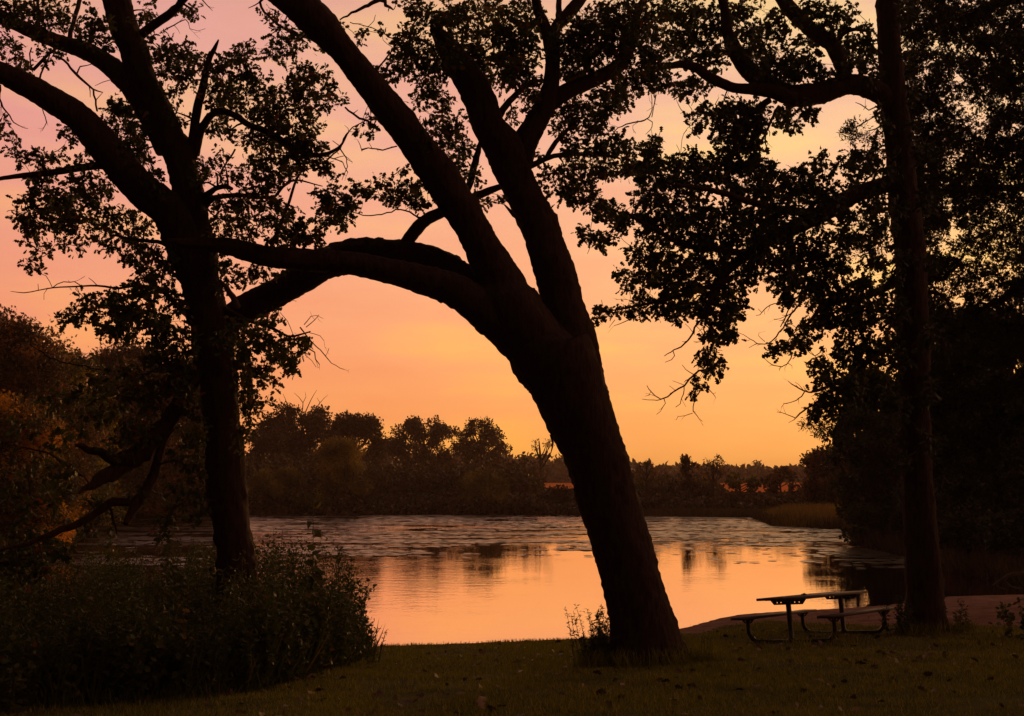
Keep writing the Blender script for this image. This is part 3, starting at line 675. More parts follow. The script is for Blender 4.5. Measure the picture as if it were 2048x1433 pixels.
A = ('265,515,24,14,.8 295,530,28,18,.8 325,545,28,20,.85 335,520,20,24,.8 285,550,22,16,.7 270,575,26,16,.75 300,585,30,22,.85 335,590,28,24,.8 165,592,20,10,.7 180,610,26,16,.8 205,600,30,18,.8 235,590,24,12,.8 '
     '215,630,34,20,.9 245,615,34,22,.95 275,625,34,26,1 300,640,30,28,.95 240,655,34,22,.95 215,665,24,16,.8 265,670,24,16,.9 335,640,26,30,.85 355,610,16,20,.7 320,680,26,26,.85 350,680,24,30,.9 335,715,30,26,.95 360,740,26,26,1 305,715,20,20,.8 '
     '170,625,20,14,.7 140,620,18,12,.7 160,640,22,12,.8 120,640,16,10,.6 380,690,14,40,.9 '
     '300,760,40,26,.7 250,745,40,26,.6 200,760,40,26,.55 160,790,36,26,.5 240,790,40,28,.6 300,800,34,30,.6 240,880,40,26,.5 290,860,30,26,.5 200,1000,36,20,.4 270,980,26,20,.4 150,940,36,24,.4 340,770,26,26,.7 200,830,40,26,.45 260,840,36,24,.45 150,850,34,22,.35 100,800,40,30,.3 60,850,40,30,.3 110,880,36,26,.35 60,930,36,30,.35 120,950,34,26,.4 100,1000,36,28,.5 50,1020,34,26,.5 '
     '375,790,16,30,.7 390,835,16,30,.5 400,870,14,30,.7 370,880,20,22,.5 350,920,22,24,.5 385,930,24,26,.7 400,960,14,20,.7 350,975,26,20,.4 385,990,26,18,.7 405,1010,14,18,.7 360,1010,26,14,.7 335,1035,20,12,.7 385,1035,18,12,.6 325,1062,10,22,1 240,1040,16,20,.4 '
     '30,1070,36,22,.8 90,1085,36,22,.85 60,1110,44,22,.9 120,1105,26,22,.9 10,1120,30,26,.9 170,1060,14,18,.9 175,1075,10,8,.9 85,1130,40,18,.7 30,1150,30,16,.7 140,1040,26,16,.4 20,980,26,24,.4 '
     '478,660,26,20,.95 508,660,26,20,.85 540,640,24,14,.6 560,625,18,10,.5 500,690,30,20,.9 530,675,26,18,.75 560,690,24,16,.8 590,680,22,16,.75 545,710,26,18,.85 575,715,24,18,.9 600,705,18,14,.7 535,735,20,12,.7 570,735,14,10,.7 588,742,12,8,.8 615,690,10,10,.4 '
     '485,730,20,26,.85 505,745,24,16,.7 515,770,22,14,.7 540,765,16,8,.6 485,775,16,30,.8 510,800,20,16,.75 535,798,16,8,.7 500,830,18,22,.8 490,860,18,20,.7 480,900,10,20,.5 515,830,12,10,.5 468,700,14,40,.8 '
     '440,680,20,24,.5 430,720,18,20,.4')
T.foliage(clumps(A), DL - .7, .8, .084, OAK, 1.65, .4)
T.done(M_LEAF)

# --- oak on the right
b2 = ground_hit(1853, 1266); DR = float(b2[1])
T = Tree('right_oak', 'straight tall oak standing right of the picnic table with an arching limb to the left', b2)
E = [(1285, 1796, 1905), (1266, 1803, 1899), (1250, 1812, 1892), (1200, 1815, 1885), (1150, 1814, 1881), (1100, 1812, 1877), (1050, 1810, 1873), (950, 1805, 1864), (900, 1802, 1862), (800, 1798, 1858), (700, 1796, 1859),
     (600, 1795, 1854), (500, 1790, 1850), (400, 1778, 1836), (300, 1772, 1826), (200, 1760, 1815), (100, 1756, 1803), (0, 1753, 1800), (-100, 1750, 1795)]
T.trunk(limb3d(from_edges(E, DR), DR, DR), flare=flare_fn(.28, .22, 4, .6), seed=21, sides=32, step=.05)
T.roots(b2[0], b2[1], .34, [(195, .5, .08), (-10, .7, .10), (255, .4, .08), (300, .5, .09)])
T.limb([(1795, 245, 30), (1768, 195, 40), (1725, 173, 43), (1690, 171, 42), (1640, 186, 44), (1590, 192, 44), (1550, 178, 38), (1515, 156, 38), (1495, 138, 36), (1477, 112, 32), (1463, 84, 26), (1453, 59, 22), (1449, 21, 18), (1440, -15, 16)], DR, DR - 1.6)
T.limb([(1590, 200, 30), (1543, 183, 30), (1505, 179, 24), (1477, 177, 20), (1453, 171, 20), (1418, 154, 20), (1393, 136, 19), (1365, 129, 16), (1348, 131, 14), (1315, 136, 11), (1280, 150, 7)], DR - 1.1, DR - 2.0)
T.limb([(1692, 160, 26), (1676, 115, 30), (1662, 87, 32), (1634, 70, 31), (1606, 45, 30), (1578, 17, 30), (1555, -20, 28)], DR - .5, DR - .2)
T.limb([(1672, 95, 12), (1676, 84, 10), (1683, 70, 9), (1704, 59, 8), (1730, 62, 6)], DR - .4, DR - .8)
T.limb([(1808, 352, 30), (1770, 370, 32), (1720, 386, 34), (1690, 401, 36), (1655, 422, 36), (1600, 450, 32), (1540, 480, 26), (1480, 520, 20), (1440, 560, 15), (1418, 610, 9), (1410, 650, 5)], DR, DR - 1.9)
T.limb([(1640, 430, 20), (1560, 420, 16), (1490, 400, 14), (1420, 380, 10), (1350, 370, 7)], DR - .9, DR - 2.2)
T.limb([(1500, 510, 16), (1440, 500, 14), (1370, 490, 11), (1310, 460, 8), (1250, 425, 5)], DR - 1.4, DR - 1.9)
T.limb([(1460, 560, 12), (1400, 580, 9), (1330, 600, 7), (1260, 615, 4), (1200, 625, 2)], DR - 1.7, DR - 2.0)
T.limb([(1540, 200, 14), (1500, 230, 12), (1470, 270, 10), (1480, 320, 8), (1500, 350, 5)], DR - 1.1, DR - 1.0)
T.limb([(1800, 560, 16), (1740, 590, 14), (1690, 600, 12), (1650, 610, 9), (1615, 650, 6)], DR, DR - 1.4)
T.limb([(1800, 680, 14), (1740, 720, 12), (1690, 760, 9), (1650, 775, 5), (1620, 785, 3)], DR, DR - .9)
T.limb([(1852, 583, 9), (1866, 585, 8), (1885, 592, 7), (1899, 611, 7), (1908, 640, 5)], DR, DR - .2)
T.limb([(1860, 640, 7), (1885, 680, 5), (1900, 740, 3)], DR, DR)
for w in ['1418,615,4 1412,632,4 1400,642,4 1390,655,4 1386,666,4 1375,682,3.5 1362,694,3 1348,701,2.5 1328,712,1.5', '1346,702,2 1349,712,2 1343,720,1.5 1330,725,1', '1412,624,3 1410,650,3 1408,673,3 1405,690,3', '1386,666,1.5 1378,655,1 1370,648,1', '1390,650,1.5 1400,660,1 1405,668,1',
          '1414,694,5 1416,715,4 1413,740,4 1412,760,3.5', '1411,740,4 1398,742,4 1388,749,4 1378,760,4 1369,771,3.5 1358,778,3.5 1346,785,3 1335,794,3 1323,799,2.5 1310,792,2 1302,785,2 1294,771,1.2', '1388,750,2 1372,740,1.5 1364,730,1', '1369,771,1.5 1356,766,1 1345,762,1', '1352,783,1.5 1343,775,1 1338,772,.8',
          '1323,799,2 1305,802,1.5 1285,799,1', '1328,798,2 1332,808,1.5 1327,816,1.5 1320,822,1 1313,830,1', '1300,790,1 1290,793,.8', '1412,764,3 1405,777,2.5 1395,788,2.5 1389,802,2 1386,823,2 1394,832,1.5 1404,844,1', '1385,827,1.5 1370,832,1.2 1355,834,1 1352,842,.8', '1413,765,2.5 1419,780,2 1424,788,1.5 1432,795,1', '1395,788,1.5 1384,788,1 1374,790,.8',
          '1368,772,2 1365,790,2 1360,806,1.5 1352,815,1.2', '1613,590,4 1600,605,4 1592,617,4 1583,628,4 1575,640,3.5 1568,655,3 1560,664,3', '1610,585,3 1596,595,3 1582,610,3 1574,628,2.5 1568,640,2.5 1560,655,2', '1564,659,3 1552,672,3 1543,682,2.5 1530,688,2 1515,687,2 1500,678,1.5 1488,671,1.2 1477,666,1', '1515,687,1.5 1505,692,1.2 1498,696,1', '1530,684,1.5 1517,672,1 1518,666,.8',
          '1500,680,1 1490,684,.8', '1585,705,3 1582,718,2.5 1575,728,2 1562,734,2 1548,732,1.8 1535,724,1.5 1526,712,1', '1562,733,1.2 1558,742,1', '1576,727,1.5 1584,732,1 1584,738,.8', '1645,778,4 1632,784,4 1618,785,3.5 1606,780,3 1592,774,2.5 1583,768,2 1577,762,1.2', '1606,780,1.5 1598,770,1 1590,765,.8', '1610,782,2.5 1604,792,2.5 1592,802,2 1580,806,1.5 1566,808,1.2 1563,816,1',
          '1640,800,4 1625,812,3.5 1608,822,3.5 1595,832,3 1588,842,1.5', '1590,836,2 1572,829,1.5 1554,825,1.2', '1588,840,1.2 1577,846,.9', '1590,598,2 1572,603,2 1557,607,2 1540,610,2 1528,620,1.8 1520,630,1.5 1512,632,1', '1523,625,1.2 1516,618,1', '1575,630,1.5 1560,638,1.2 1548,640,1', '1645,700,2 1630,712,2 1618,706,1.5 1610,695,1', '1650,720,2 1632,735,1.5 1620,730,1',
          '1558,212,6 1550,225,6 1543,240,6 1535,258,5 1529,272,5 1520,285,4 1516,298,3', '1532,262,3 1531,285,3 1533,310,2', '1762,212,3 1750,216,3 1738,222,2.5 1722,210,2 1712,206,1.2', '1733,212,1.5 1727,220,1', '1766,250,4 1752,258,3 1735,262,2 1728,262,1.5', '1752,340,5 1742,352,4 1728,364,3.5 1715,370,3 1700,376,2 1690,376,1.2', '1728,364,2 1720,372,1.2', '1715,370,1.5 1705,364,1',
          '1410,200,2 1406,188,1.5 1400,178,1', '1405,188,1.2 1412,178,1', '1380,240,2.5 1370,228,2 1362,218,1.5 1355,206,1.2 1354,200,.8', '1390,232,2 1382,218,1.5 1376,202,1', '1383,212,1.2 1388,200,.9', '1366,225,1.2 1360,228,.8', '1400,278,2 1390,268,1.5 1380,256,1.2 1375,248,1', '1430,210,2 1438,195,1', '1466,205,2 1455,190,1 1458,182,.8', '1480,200,2 1474,188,1.2', '1360,310,2 1358,300,1.2 1353,290,1',
          '1384,305,1.5 1386,295,1 1381,290,.8', '1305,280,1.5 1304,268,1 1302,258,.8', '1318,272,1.5 1320,265,1.2 1324,260,.8', '1290,464,2 1283,470,2 1275,472,1.5 1268,485,1', '1313,462,2.5 1300,472,2 1290,474,1.5 1288,488,1.2', '1228,455,3 1222,462,2.5 1212,470,2', '1175,490,2 1165,480,1.5 1162,470,1', '1180,495,1.5 1175,508,1', '1280,600,1.5 1262,602,1.2 1245,598,1 1230,599,.8', '1205,612,1.5 1203,600,1',
          '1230,640,1.5 1222,650,1 1218,656,.8', '1258,640,2 1240,648,1.5 1228,652,1', '1265,560,1.5 1255,575,1', '1270,585,1.5 1250,580,1']:
    T.twigs(clumps(w), DR - 1.7)
A = ('1345,20,35,28,.9 1385,30,40,34,.9 1350,75,34,34,.85 1395,80,40,36,.85 1430,40,36,34,.9 1370,115,34,18,.5 1420,110,36,24,.75 1400,160,26,12,.9 1385,180,20,18,.85 1360,175,24,18,.7 1395,190,10,12,.9 1435,130,26,18,.5 1425,165,16,10,.5 1440,90,26,24,.5 '
     '1480,20,30,30,.85 1500,60,36,30,.85 1480,95,26,22,.7 1525,95,36,30,.85 1555,60,30,30,.8 1530,25,34,24,.5 1545,130,34,26,.85 1515,130,26,24,.7 1560,160,30,18,.9 1580,110,34,30,.75 1590,150,34,22,.9 1610,80,26,20,.8 1620,120,30,28,.85 1650,150,30,20,.8 1600,20,26,24,.8 '
     '1640,30,30,30,.75 1670,20,30,24,.6 1655,60,26,20,.8 1690,40,30,26,.55 1710,15,20,14,.5 1700,80,24,16,.85 1722,85,24,22,.9 1715,110,30,18,.7 1690,100,18,16,.7 1735,45,20,20,.4 1740,90,16,26,.85 1700,125,16,16,.6 1745,140,14,30,.7 1725,130,14,14,.4 1690,130,16,20,.9 '
     '1395,240,18,18,.95 1415,218,22,14,.95 1440,225,28,22,1 1475,215,30,22,1 1460,250,32,28,1 1500,235,30,26,1 1520,215,26,16,.95 1490,270,34,30,1 1460,290,26,26,1 1500,305,28,26,1 1470,325,30,24,1 1440,310,24,20,.9 1518,245,18,26,1 1512,285,12,18,.9 '
     '1575,225,22,20,.95 1565,245,18,18,.95 1585,250,18,16,.95 1620,215,18,16,.9 1622,235,14,12,.95 1604,215,12,14,.9 1765,225,14,14,.8 1755,232,12,12,.8 1762,250,12,16,.8 '
     '1304,285,18,18,.85 1310,305,20,18,.95 1298,295,18,12,.8 1325,325,24,18,1 1300,330,24,18,.95 1262,300,22,16,.9 1258,320,20,14,.85 1275,335,26,14,.9 1290,355,34,18,.95 1245,345,22,12,.7 1325,355,26,20,.9 1360,320,24,14,.85 1385,312,24,16,.9 1375,340,32,22,.95 1410,325,28,24,1 1350,365,30,20,.95 1395,365,34,24,1 '
     '1425,345,24,20,.95 1300,385,34,22,.95 1318,405,32,22,1 1285,400,24,16,.85 1340,395,30,18,.85 1390,395,26,14,.7 1455,345,26,20,.9 1480,365,32,24,1 1515,345,24,22,.95 1535,330,22,18,.95 1525,365,24,24,1 1545,350,12,16,.8 1500,385,30,20,.95 1535,390,26,18,1 1555,400,20,18,.9 1475,395,22,16,.8 1455,390,18,14,.7 '
     '1565,345,16,12,.7 1585,345,18,12,.8 1575,365,26,18,.95 1600,350,22,18,.9 1590,380,32,24,1 1625,345,18,16,.85 1632,325,16,14,.8 1640,312,14,12,.8 1620,370,26,22,1 1650,340,16,14,.7 1655,375,22,24,1 1640,400,32,24,1 1670,395,22,18,1 1690,330,22,14,.8 1700,310,18,14,.9 1715,325,22,16,.9 1730,305,20,16,.8 '
     '1745,320,20,18,.9 1755,300,14,22,.8 1710,350,12,10,.9 1700,345,12,8,.8 1698,360,9,8,.8 1745,345,18,16,.8 1758,365,16,12,.85 1725,345,10,8,.6 '
     '1205,420,22,14,.9 1240,430,30,16,.9 1280,430,26,14,.85 1250,445,28,14,.95 1290,450,34,18,.95 1330,440,34,22,1 1370,430,36,26,1 1410,425,34,26,1 1450,430,36,26,1 1335,475,40,24,1 1385,470,40,28,1 1435,470,40,28,1 1480,440,34,28,1 1520,430,30,22,1 1490,480,40,30,1 1545,440,36,26,1 1530,480,40,32,1 1580,430,36,30,1 1580,480,40,32,1 1625,440,36,30,1 '
     '1180,472,22,13,1 1198,480,22,14,1 1170,462,14,8,.8 1160,468,10,8,.8 1215,472,14,7,.9 1200,493,12,8,1 1240,454,16,7,.9 1268,498,18,10,.8 1285,490,14,10,.8 1280,512,22,13,.85 1305,510,26,16,.9 1298,528,24,14,.85 1330,515,26,18,.95 1350,540,30,24,1 1390,520,36,28,1 1435,520,36,28,1 1480,530,36,28,1 1520,530,30,24,1 1560,520,34,26,1 1600,520,34,28,1 1630,500,30,30,1 '
     '1246,548,12,10,.9 1262,555,18,14,1 1255,570,14,12,.95 1290,560,28,16,1 1315,555,22,18,1 1275,582,20,12,.8 1335,572,26,20,1 1380,565,36,26,1 1430,570,34,28,1 1400,605,36,26,1 1350,600,30,22,1 1315,605,26,18,1 1330,622,30,14,1 1285,612,24,14,1 1275,632,20,10,1 1370,622,30,14,1 1405,625,26,12,1 1250,622,18,10,.9 1225,628,18,9,.85 1205,624,14,9,.9 1190,618,8,8,.9 1197,638,10,7,.8 1345,640,10,8,.5 '
     '1465,575,24,20,1 1495,555,24,14,1 1520,560,16,10,1 1450,605,24,24,1 1480,600,16,14,.9 1460,625,24,16,1 1480,625,12,14,.9 1440,640,22,20,1 1425,655,16,16,1 1455,655,20,16,1 1440,675,26,14,1 1465,668,14,12,.9 1435,690,14,10,.9 1408,700,16,14,1 1412,715,14,14,1 1440,725,16,12,1 1420,735,18,12,1 1430,745,12,9,1 1390,768,12,9,1 1386,782,7,9,1 1425,700,10,10,.9 '
     '1560,560,26,14,.9 1585,545,24,20,.95 1600,565,26,18,.9 1565,575,20,12,1 1585,590,26,14,1 1575,603,18,9,.9 1625,560,26,26,.95 1620,595,24,20,.95 1650,540,30,34,.95 1650,590,30,30,1 1630,630,22,24,1 1655,640,28,30,1 1625,650,14,12,1 1685,480,34,30,.9 1680,530,26,26,.85 1690,580,34,36,1 1695,640,34,36,1 '
     '1595,660,22,12,1 1610,675,18,14,1 1595,685,22,12,1 1570,690,20,9,1 1555,696,18,9,1 1580,702,18,8,1 1548,705,8,8,.9 1605,695,10,8,1 1640,725,14,14,.85 1625,738,10,14,.9 1655,715,16,12,.8 1640,750,18,14,.9 1665,745,22,22,.9 1660,775,28,22,.9 1640,795,20,16,.85 1625,815,16,12,.9 1645,825,24,18,.9 1670,800,30,26,.95 '
     '1720,460,36,34,.95 1740,410,26,26,.9 1700,425,26,20,1 1765,400,18,24,.85 1765,450,26,30,.95 1740,510,26,24,.75 1770,500,18,26,.6 1740,560,30,30,.95 1775,560,22,30,.9 1730,620,34,36,.95 1775,630,24,40,.95 1700,700,34,36,1 1745,700,36,40,1 1780,700,18,40,.95 1700,770,34,34,1 1745,780,36,40,1 1780,790,18,40,.9')
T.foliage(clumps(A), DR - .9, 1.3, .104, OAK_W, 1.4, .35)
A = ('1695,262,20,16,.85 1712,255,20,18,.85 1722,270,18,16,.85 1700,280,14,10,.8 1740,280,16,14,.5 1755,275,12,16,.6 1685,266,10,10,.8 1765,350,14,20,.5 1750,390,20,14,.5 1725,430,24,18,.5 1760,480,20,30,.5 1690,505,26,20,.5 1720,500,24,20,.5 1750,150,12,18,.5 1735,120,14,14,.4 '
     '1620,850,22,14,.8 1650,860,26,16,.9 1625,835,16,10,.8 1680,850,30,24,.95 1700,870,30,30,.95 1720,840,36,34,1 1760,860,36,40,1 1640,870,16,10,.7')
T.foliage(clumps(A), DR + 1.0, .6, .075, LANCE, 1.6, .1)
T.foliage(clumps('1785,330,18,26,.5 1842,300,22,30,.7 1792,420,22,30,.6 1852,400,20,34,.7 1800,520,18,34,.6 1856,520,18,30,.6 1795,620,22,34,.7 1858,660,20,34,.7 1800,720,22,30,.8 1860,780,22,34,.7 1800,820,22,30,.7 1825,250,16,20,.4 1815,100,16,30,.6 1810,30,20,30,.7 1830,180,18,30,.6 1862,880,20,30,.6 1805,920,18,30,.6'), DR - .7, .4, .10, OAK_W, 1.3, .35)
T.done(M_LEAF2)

# --- generic bushy tree / shrub
def dome_clumps(w, h, K, r_small=(.16, .28), top=.9, seed=None):
    rg = np.random.default_rng(seed); out = []
    for _ in range(K):
        a = rg.uniform(0, 2 * np.pi); z = rg.uniform(.02, 1) ** .8; rr_ = math.sqrt(max(0, 1 - (abs(z - .42) / .62) ** 2.2)) * rg.uniform(.25, 1) ** .5
        out.append((math.cos(a) * rr_ * w * .40, math.sin(a) * rr_ * w * .40, z * h * top, rg.uniform(*r_small) * min(w, h)))
    return out
def bushy(name, label, xc, ytop, wpx, d, mat, cat='tree', group=None, ybase=None, leaf=.3, tmpl=OVAL, K=26, dens=1.0, trunk=True, lean=0, zbase=None, crown_base=.0, seed=0, rs=(.16, .28), wood=None, droop=0.0):
    top = P(xc, ytop, d); x0 = top[0]
    zb = zbase if zbase is not None else max(float(far_z(np.array([x0]), np.array([d]))[0]), .0)
    H = top[2] - zb; Wm = wpx / pxm(d)
    root = thing(name, (x0, d, zb), label, cat, group)
    cl = dome_clumps(Wm, H * (1 - crown_base), K, rs, .92 - rs[1] * .4, seed)
    B = MB()
    nst = 1 if trunk else 4
    rb = max(.02, H * (.028 if trunk else .012))
    joints = []
    for s_ in range(nst):
        ox = 0 if trunk else rng.uniform(-.2, .2) * Wm
        q = smooth_path([(x0 + ox, d, zb - .15, rb * 1.3), (x0 + ox + rng.normal() * H * .02 + lean * .3, d, zb + H * .35, rb), (x0 + ox * 1.2 + rng.normal() * H * .03 + lean, d + rng.normal() * .03 * H, zb + H * .82, rb * .3)], H / 14)
        tube(B, q, 7); joints.extend(q[len(q) // 4:])
    J = np.array(joints)
    L_ = MB(); Ps = []; Ds = []; Ss = []
    for (cx_, cy_, cz_, cr) in cl:
        c = np.array((x0 + cx_ + lean * (cz_ / H), d + cy_, zb + H * crown_base + cz_))
        D = np.linalg.norm(J[:, :3] - c + np.array((0, 0, .25 * H)), axis=1); jn = J[np.argmin(D)]
        r0 = max(min(jn[3] * .6, rb * .5), .01)
        mid = (jn[:3] + c) / 2 + np.array((0, 0, -.04 * H)) + rng.normal(size=3) * .02 * H
        tube(B, smooth_path([(*jn[:3], r0), (*mid, r0 * .7), (*c, r0 * .3)], H / 16), 4)
        la = leaf * leaf * .4
        nl = int(dens * 3.0 * math.pi * cr * cr / la)
        u = rng.normal(size=(nl, 3)); u /= np.linalg.norm(u, axis=1)[:, None]
        # knots of leaves, not an even ball
        rad_ = cr * (rng.random(nl) ** .45)
        pos = c + u * rad_[:, None] * np.array((1, 1, .8))
        nk = max(4, nl // 14); kn = pos[rng.integers(0, nl, nk)]
        pick = rng.random(nl) < .65
        pos[pick] = kn[rng.integers(0, nk, pick.sum())] + rng.normal(size=(pick.sum(), 3)) * cr * .13
        Ps.append(pos); dd = u + rng.normal(size=(nl, 3)) * .7; dd[:, 2] -= droop; Ds.append(dd); Ss.append(leaf * rng.uniform(.6, 1.3, nl))
    pos = np.concatenate(Ps); keep = pos[:, 2] > zb + .02
    leaves(L_, pos[keep], np.concatenate(Ds)[keep], np.concatenate(Ss)[keep], tmpl)
    B.build('trunk' if trunk else 'stems', wood or M_TWIG, root)
    L_.build('crown' if trunk else 'foliage', mat, root)
    return root

GL = 'trees and bushes on the left shore'
GF = 'oaks on the far shore'
GB = 'bushes along the far waterline'
GR = 'trees on the right bank'
sd_ = 100
def BT(*a, **k):
    global sd_; sd_ += 1; k.setdefault('seed', sd_); return bushy(*a, **k)
# left shore
BT('golden_tree', 'tallest brown gold tree at the left edge, rising above the other left shore trees', 0, 606, 380, 56, M_BROWN, group=GL, leaf=.17, K=54, zbase=.3, rs=(.12, .2), tmpl=STAR)
BT('leafy_tree', 'rounded dark tree just right of the tallest brown gold tree on the left', 112, 672, 300, 72, M_OLIVE, group=GL, leaf=.20, K=60, zbase=.3, rs=(.13, .2), tmpl=STAR)
BT('leafy_tree', 'dim tree whose top shows under the dead twig left of the left oak', 255, 668, 290, 96, M_BROWN, group=GL, leaf=.26, K=60, zbase=.3, rs=(.13, .2), tmpl=STAR)
BT('leafy_tree', 'dim tree directly behind the left oak trunk on its left side', 380, 695, 260, 100, M_OLIVE, group=GL, leaf=.26, K=56, zbase=.3, rs=(.13, .2), tmpl=STAR)
BT('yellow_bush', 'big yellow green bush at the far left, halfway up the picture', 10, 770, 320, 49, M_GOLD, 'bush', GL, leaf=.13, K=46, trunk=False, zbase=.1, rs=(.12, .2), tmpl=STAR)
BT('shrub', 'olive shrub behind the drooping limb of the left oak', 200, 850, 260, 94, M_OLIVE, 'bush', GL, leaf=.24, K=40, trunk=False, zbase=.1, rs=(.12, .2), tmpl=STAR)
BT('shrub', 'low dark shrub at the water edge between the drooping limb and the left oak trunk', 330, 925, 190, 97, M_FAR, 'bush', GL, leaf=.24, K=30, trunk=False, zbase=.1, rs=(.14, .22))
BT('shrub', 'golden shrub low at the far left above the weeds', 40, 935, 190, 47, M_GOLD, 'bush', GL, leaf=.11, K=34, trunk=False, zbase=.05, rs=(.12, .2), tmpl=STAR)
# far shore
BT('spreading_oak', 'broadest dark oak on the far shore with bare twigs above its crown', 605, 800, 230, 158, M_FAR, group=GF, leaf=.36, K=64, rs=(.10, .17), crown_base=.18, tmpl=OAK)
BT('spreading_oak', 'dark oak directly right of the broadest one on the far shore', 712, 815, 140, 162, M_FAR, group=GF, leaf=.34, K=44, rs=(.11, .18), crown_base=.12, tmpl=OAK)
BT('spreading_oak', 'lower dark tree peeking out left of the broadest far oak', 535, 832, 110, 150, M_FAR, group=GF, leaf=.34, K=34, rs=(.12, .2), crown_base=.1, tmpl=OAK)
BT('spreading_oak', 'wide open-crowned oak in the middle of the far shore with orange gaps under its crown', 848, 829, 195, 192, M_FAR, group=GF, leaf=.36, K=56, rs=(.10, .16), crown_base=.22, tmpl=OAK, dens=.95)
BT('spreading_oak', 'small open round-topped oak left of the leaning trunk on the far shore', 962, 828, 116, 196, M_FAR, group=GF, leaf=.36, K=36, rs=(.12, .18), crown_base=.2, tmpl=OAK, dens=.85)
BT('slender_tree', 'thin upright see-through tree beside the leaning trunk on the far shore', 1084, 858, 62, 168, M_FAR, group=GF, leaf=.30, K=15, rs=(.11, .16), crown_base=.25, tmpl=LANCE, dens=.55)
BT('willow_bush', 'yellow green rounded willow bush, brightest on the far shore', 682, 868, 135, 113, M_WILLOW, 'bush', GB, leaf=.26, K=46, trunk=False, zbase=.1, rs=(.13, .2), tmpl=LANCE)
BT('shrub', 'olive bush between the left oak trunk and the yellow green willow', 555, 928, 160, 110, M_HAZEL, 'bush', GB, leaf=.26, K=34, trunk=False, zbase=.1, rs=(.15, .24), tmpl=LANCE)
BT('shrub', 'mid brown bush right of the yellow green willow', 775, 930, 110, 128, M_FAR, 'bush', GB, leaf=.28, K=26, trunk=False, zbase=.3, rs=(.16, .25))
BT('shrub', 'dark low bush under the open-crowned oak on the far shore', 850, 948, 120, 120, M_FAR, 'bush', GB, leaf=.28, K=26, trunk=False, zbase=.3, rs=(.16, .25))
BT('shrub', 'cone shaped pale bush whose right flank slopes to the far water', 968, 935, 130, 109, M_HAZEL, 'bush', GB, leaf=.24, K=34, trunk=False, zbase=.1, rs=(.13, .2), tmpl=LANCE)
BT('shrub', 'brown bush below the small round-topped far oak', 925, 940, 80, 135, M_BROWN, 'bush', GB, leaf=.28, K=20, trunk=False, zbase=.3, rs=(.16, .25))
BT('shrub', 'dark bush just left of the slender far tree', 1030, 925, 110, 130, M_FAR, 'bush', GB, leaf=.28, K=30, trunk=False, zbase=.3, rs=(.14, .22))
BT('shrub', 'low bush at the waterline touching the left side of the leaning trunk', 1115, 968, 120, 112, M_FAR, 'bush', GB, leaf=.26, K=26, trunk=False, zbase=.1, rs=(.15, .25))
BT('spindly_tree', 'ragged small tree just right of the leaning trunk on the far shore', 1290, 905, 66, 111, M_BROWN, group=GF, leaf=.24, K=22, rs=(.12, .18), crown_base=.15, dens=.6, tmpl=LANCE)
BT('spindly_tree', 'narrow two-tufted small tree over the far waterline, left of the orange field strip', 1374, 902, 50, 112, M_BROWN, group=GF, leaf=.28, K=18, rs=(.16, .24), crown_base=.15, dens=.7)
BT('spindly_tree', 'spiky broad small tree above the left end of the orange field strip', 1425, 905, 76, 113, M_BROWN, group=GF, leaf=.28, K=20, rs=(.12, .2), crown_base=.2, dens=.55, tmpl=LANCE)
BT('small_tree', 'tiny lone round tree standing above the far wood on the skyline', 1513, 920, 26, 395, M_FAR, group=GF, leaf=.7, K=12, rs=(.16, .24), crown_base=.3, dens=.6, tmpl=OAK)
BT('shrub', 'olive bush in front of the field, centred under the lone skyline tree', 1480, 940, 80, 120, M_OLIVE, 'bush', GB, leaf=.28, K=20, trunk=True, rs=(.14, .22), crown_base=.3)
BT('shrub', 'round brown bush at the right end of the orange field strip', 1560, 932, 84, 128, M_BROWN, 'bush', GB, leaf=.3, K=24, trunk=True, rs=(.15, .24), crown_base=.3)
for k, (xc, yt, w, d, mt, lb) in enumerate([(1275, 960, 90, 116, M_OLIVE, 'low olive bush at the far waterline next to the right edge of the leaning trunk'), (1335, 966, 90, 118, M_BROWN, 'low brown bush at the far waterline under the ragged small tree'),
        (1395, 970, 100, 114, M_FAR, 'low dark bush at the far waterline under the spiky small tree'), (1460, 985, 90, 112, M_FAR, 'low dark bush in front of the left half of the orange field'), (1520, 988, 90, 112, M_BROWN, 'low brown bush in front of the middle of the orange field'), (1590, 984, 100, 108, M_FAR, 'low dark bush behind the left half of the reeds'),
        (1655, 972, 90, 104, M_BROWN, 'low brown bush behind the right half of the reeds'), (740, 985, 80, 112, M_FAR, 'lowest dark bush right at the water between the willow and the mid brown bush'), (880, 990, 110, 110, M_FAR, 'long low dark bush along the water under the open-crowned oak'), (620, 985, 80, 107, M_OLIVE, 'low olive bush at the water in front of the willow'), (1060, 990, 80, 108, M_FAR, 'low dark bush at the water just right of the cone shaped bush')]):
    BT('low_bush', lb, xc, yt, w, d, mt, 'bush', 'low bushes at the far waterline', leaf=.25, K=20, trunk=False, zbase=.1, rs=(.2, .32))
o_ = [c for c in COL.objects if c.get('label', '').startswith('broadest dark oak')][0]
tb = MB()
for w in ['590,860,3 575,810,1.5 566,788,.6', '600,850,3 606,806,1.5 598,795,1 588,786,.5', '600,850,3 622,800,1.3 634,780,.5', '610,850,3 640,806,1.2 656,790,.5', '575,860,3 562,808,1 558,796,.5', '606,806,1.2 612,794,.9 610,784,.5', '640,806,1 634,796,.6']:
    tube(tb, smooth_path(limb3d(clumps(w), 158, 158), .6), 4)
tb.build('bare_twigs', M_TWIG, o_)
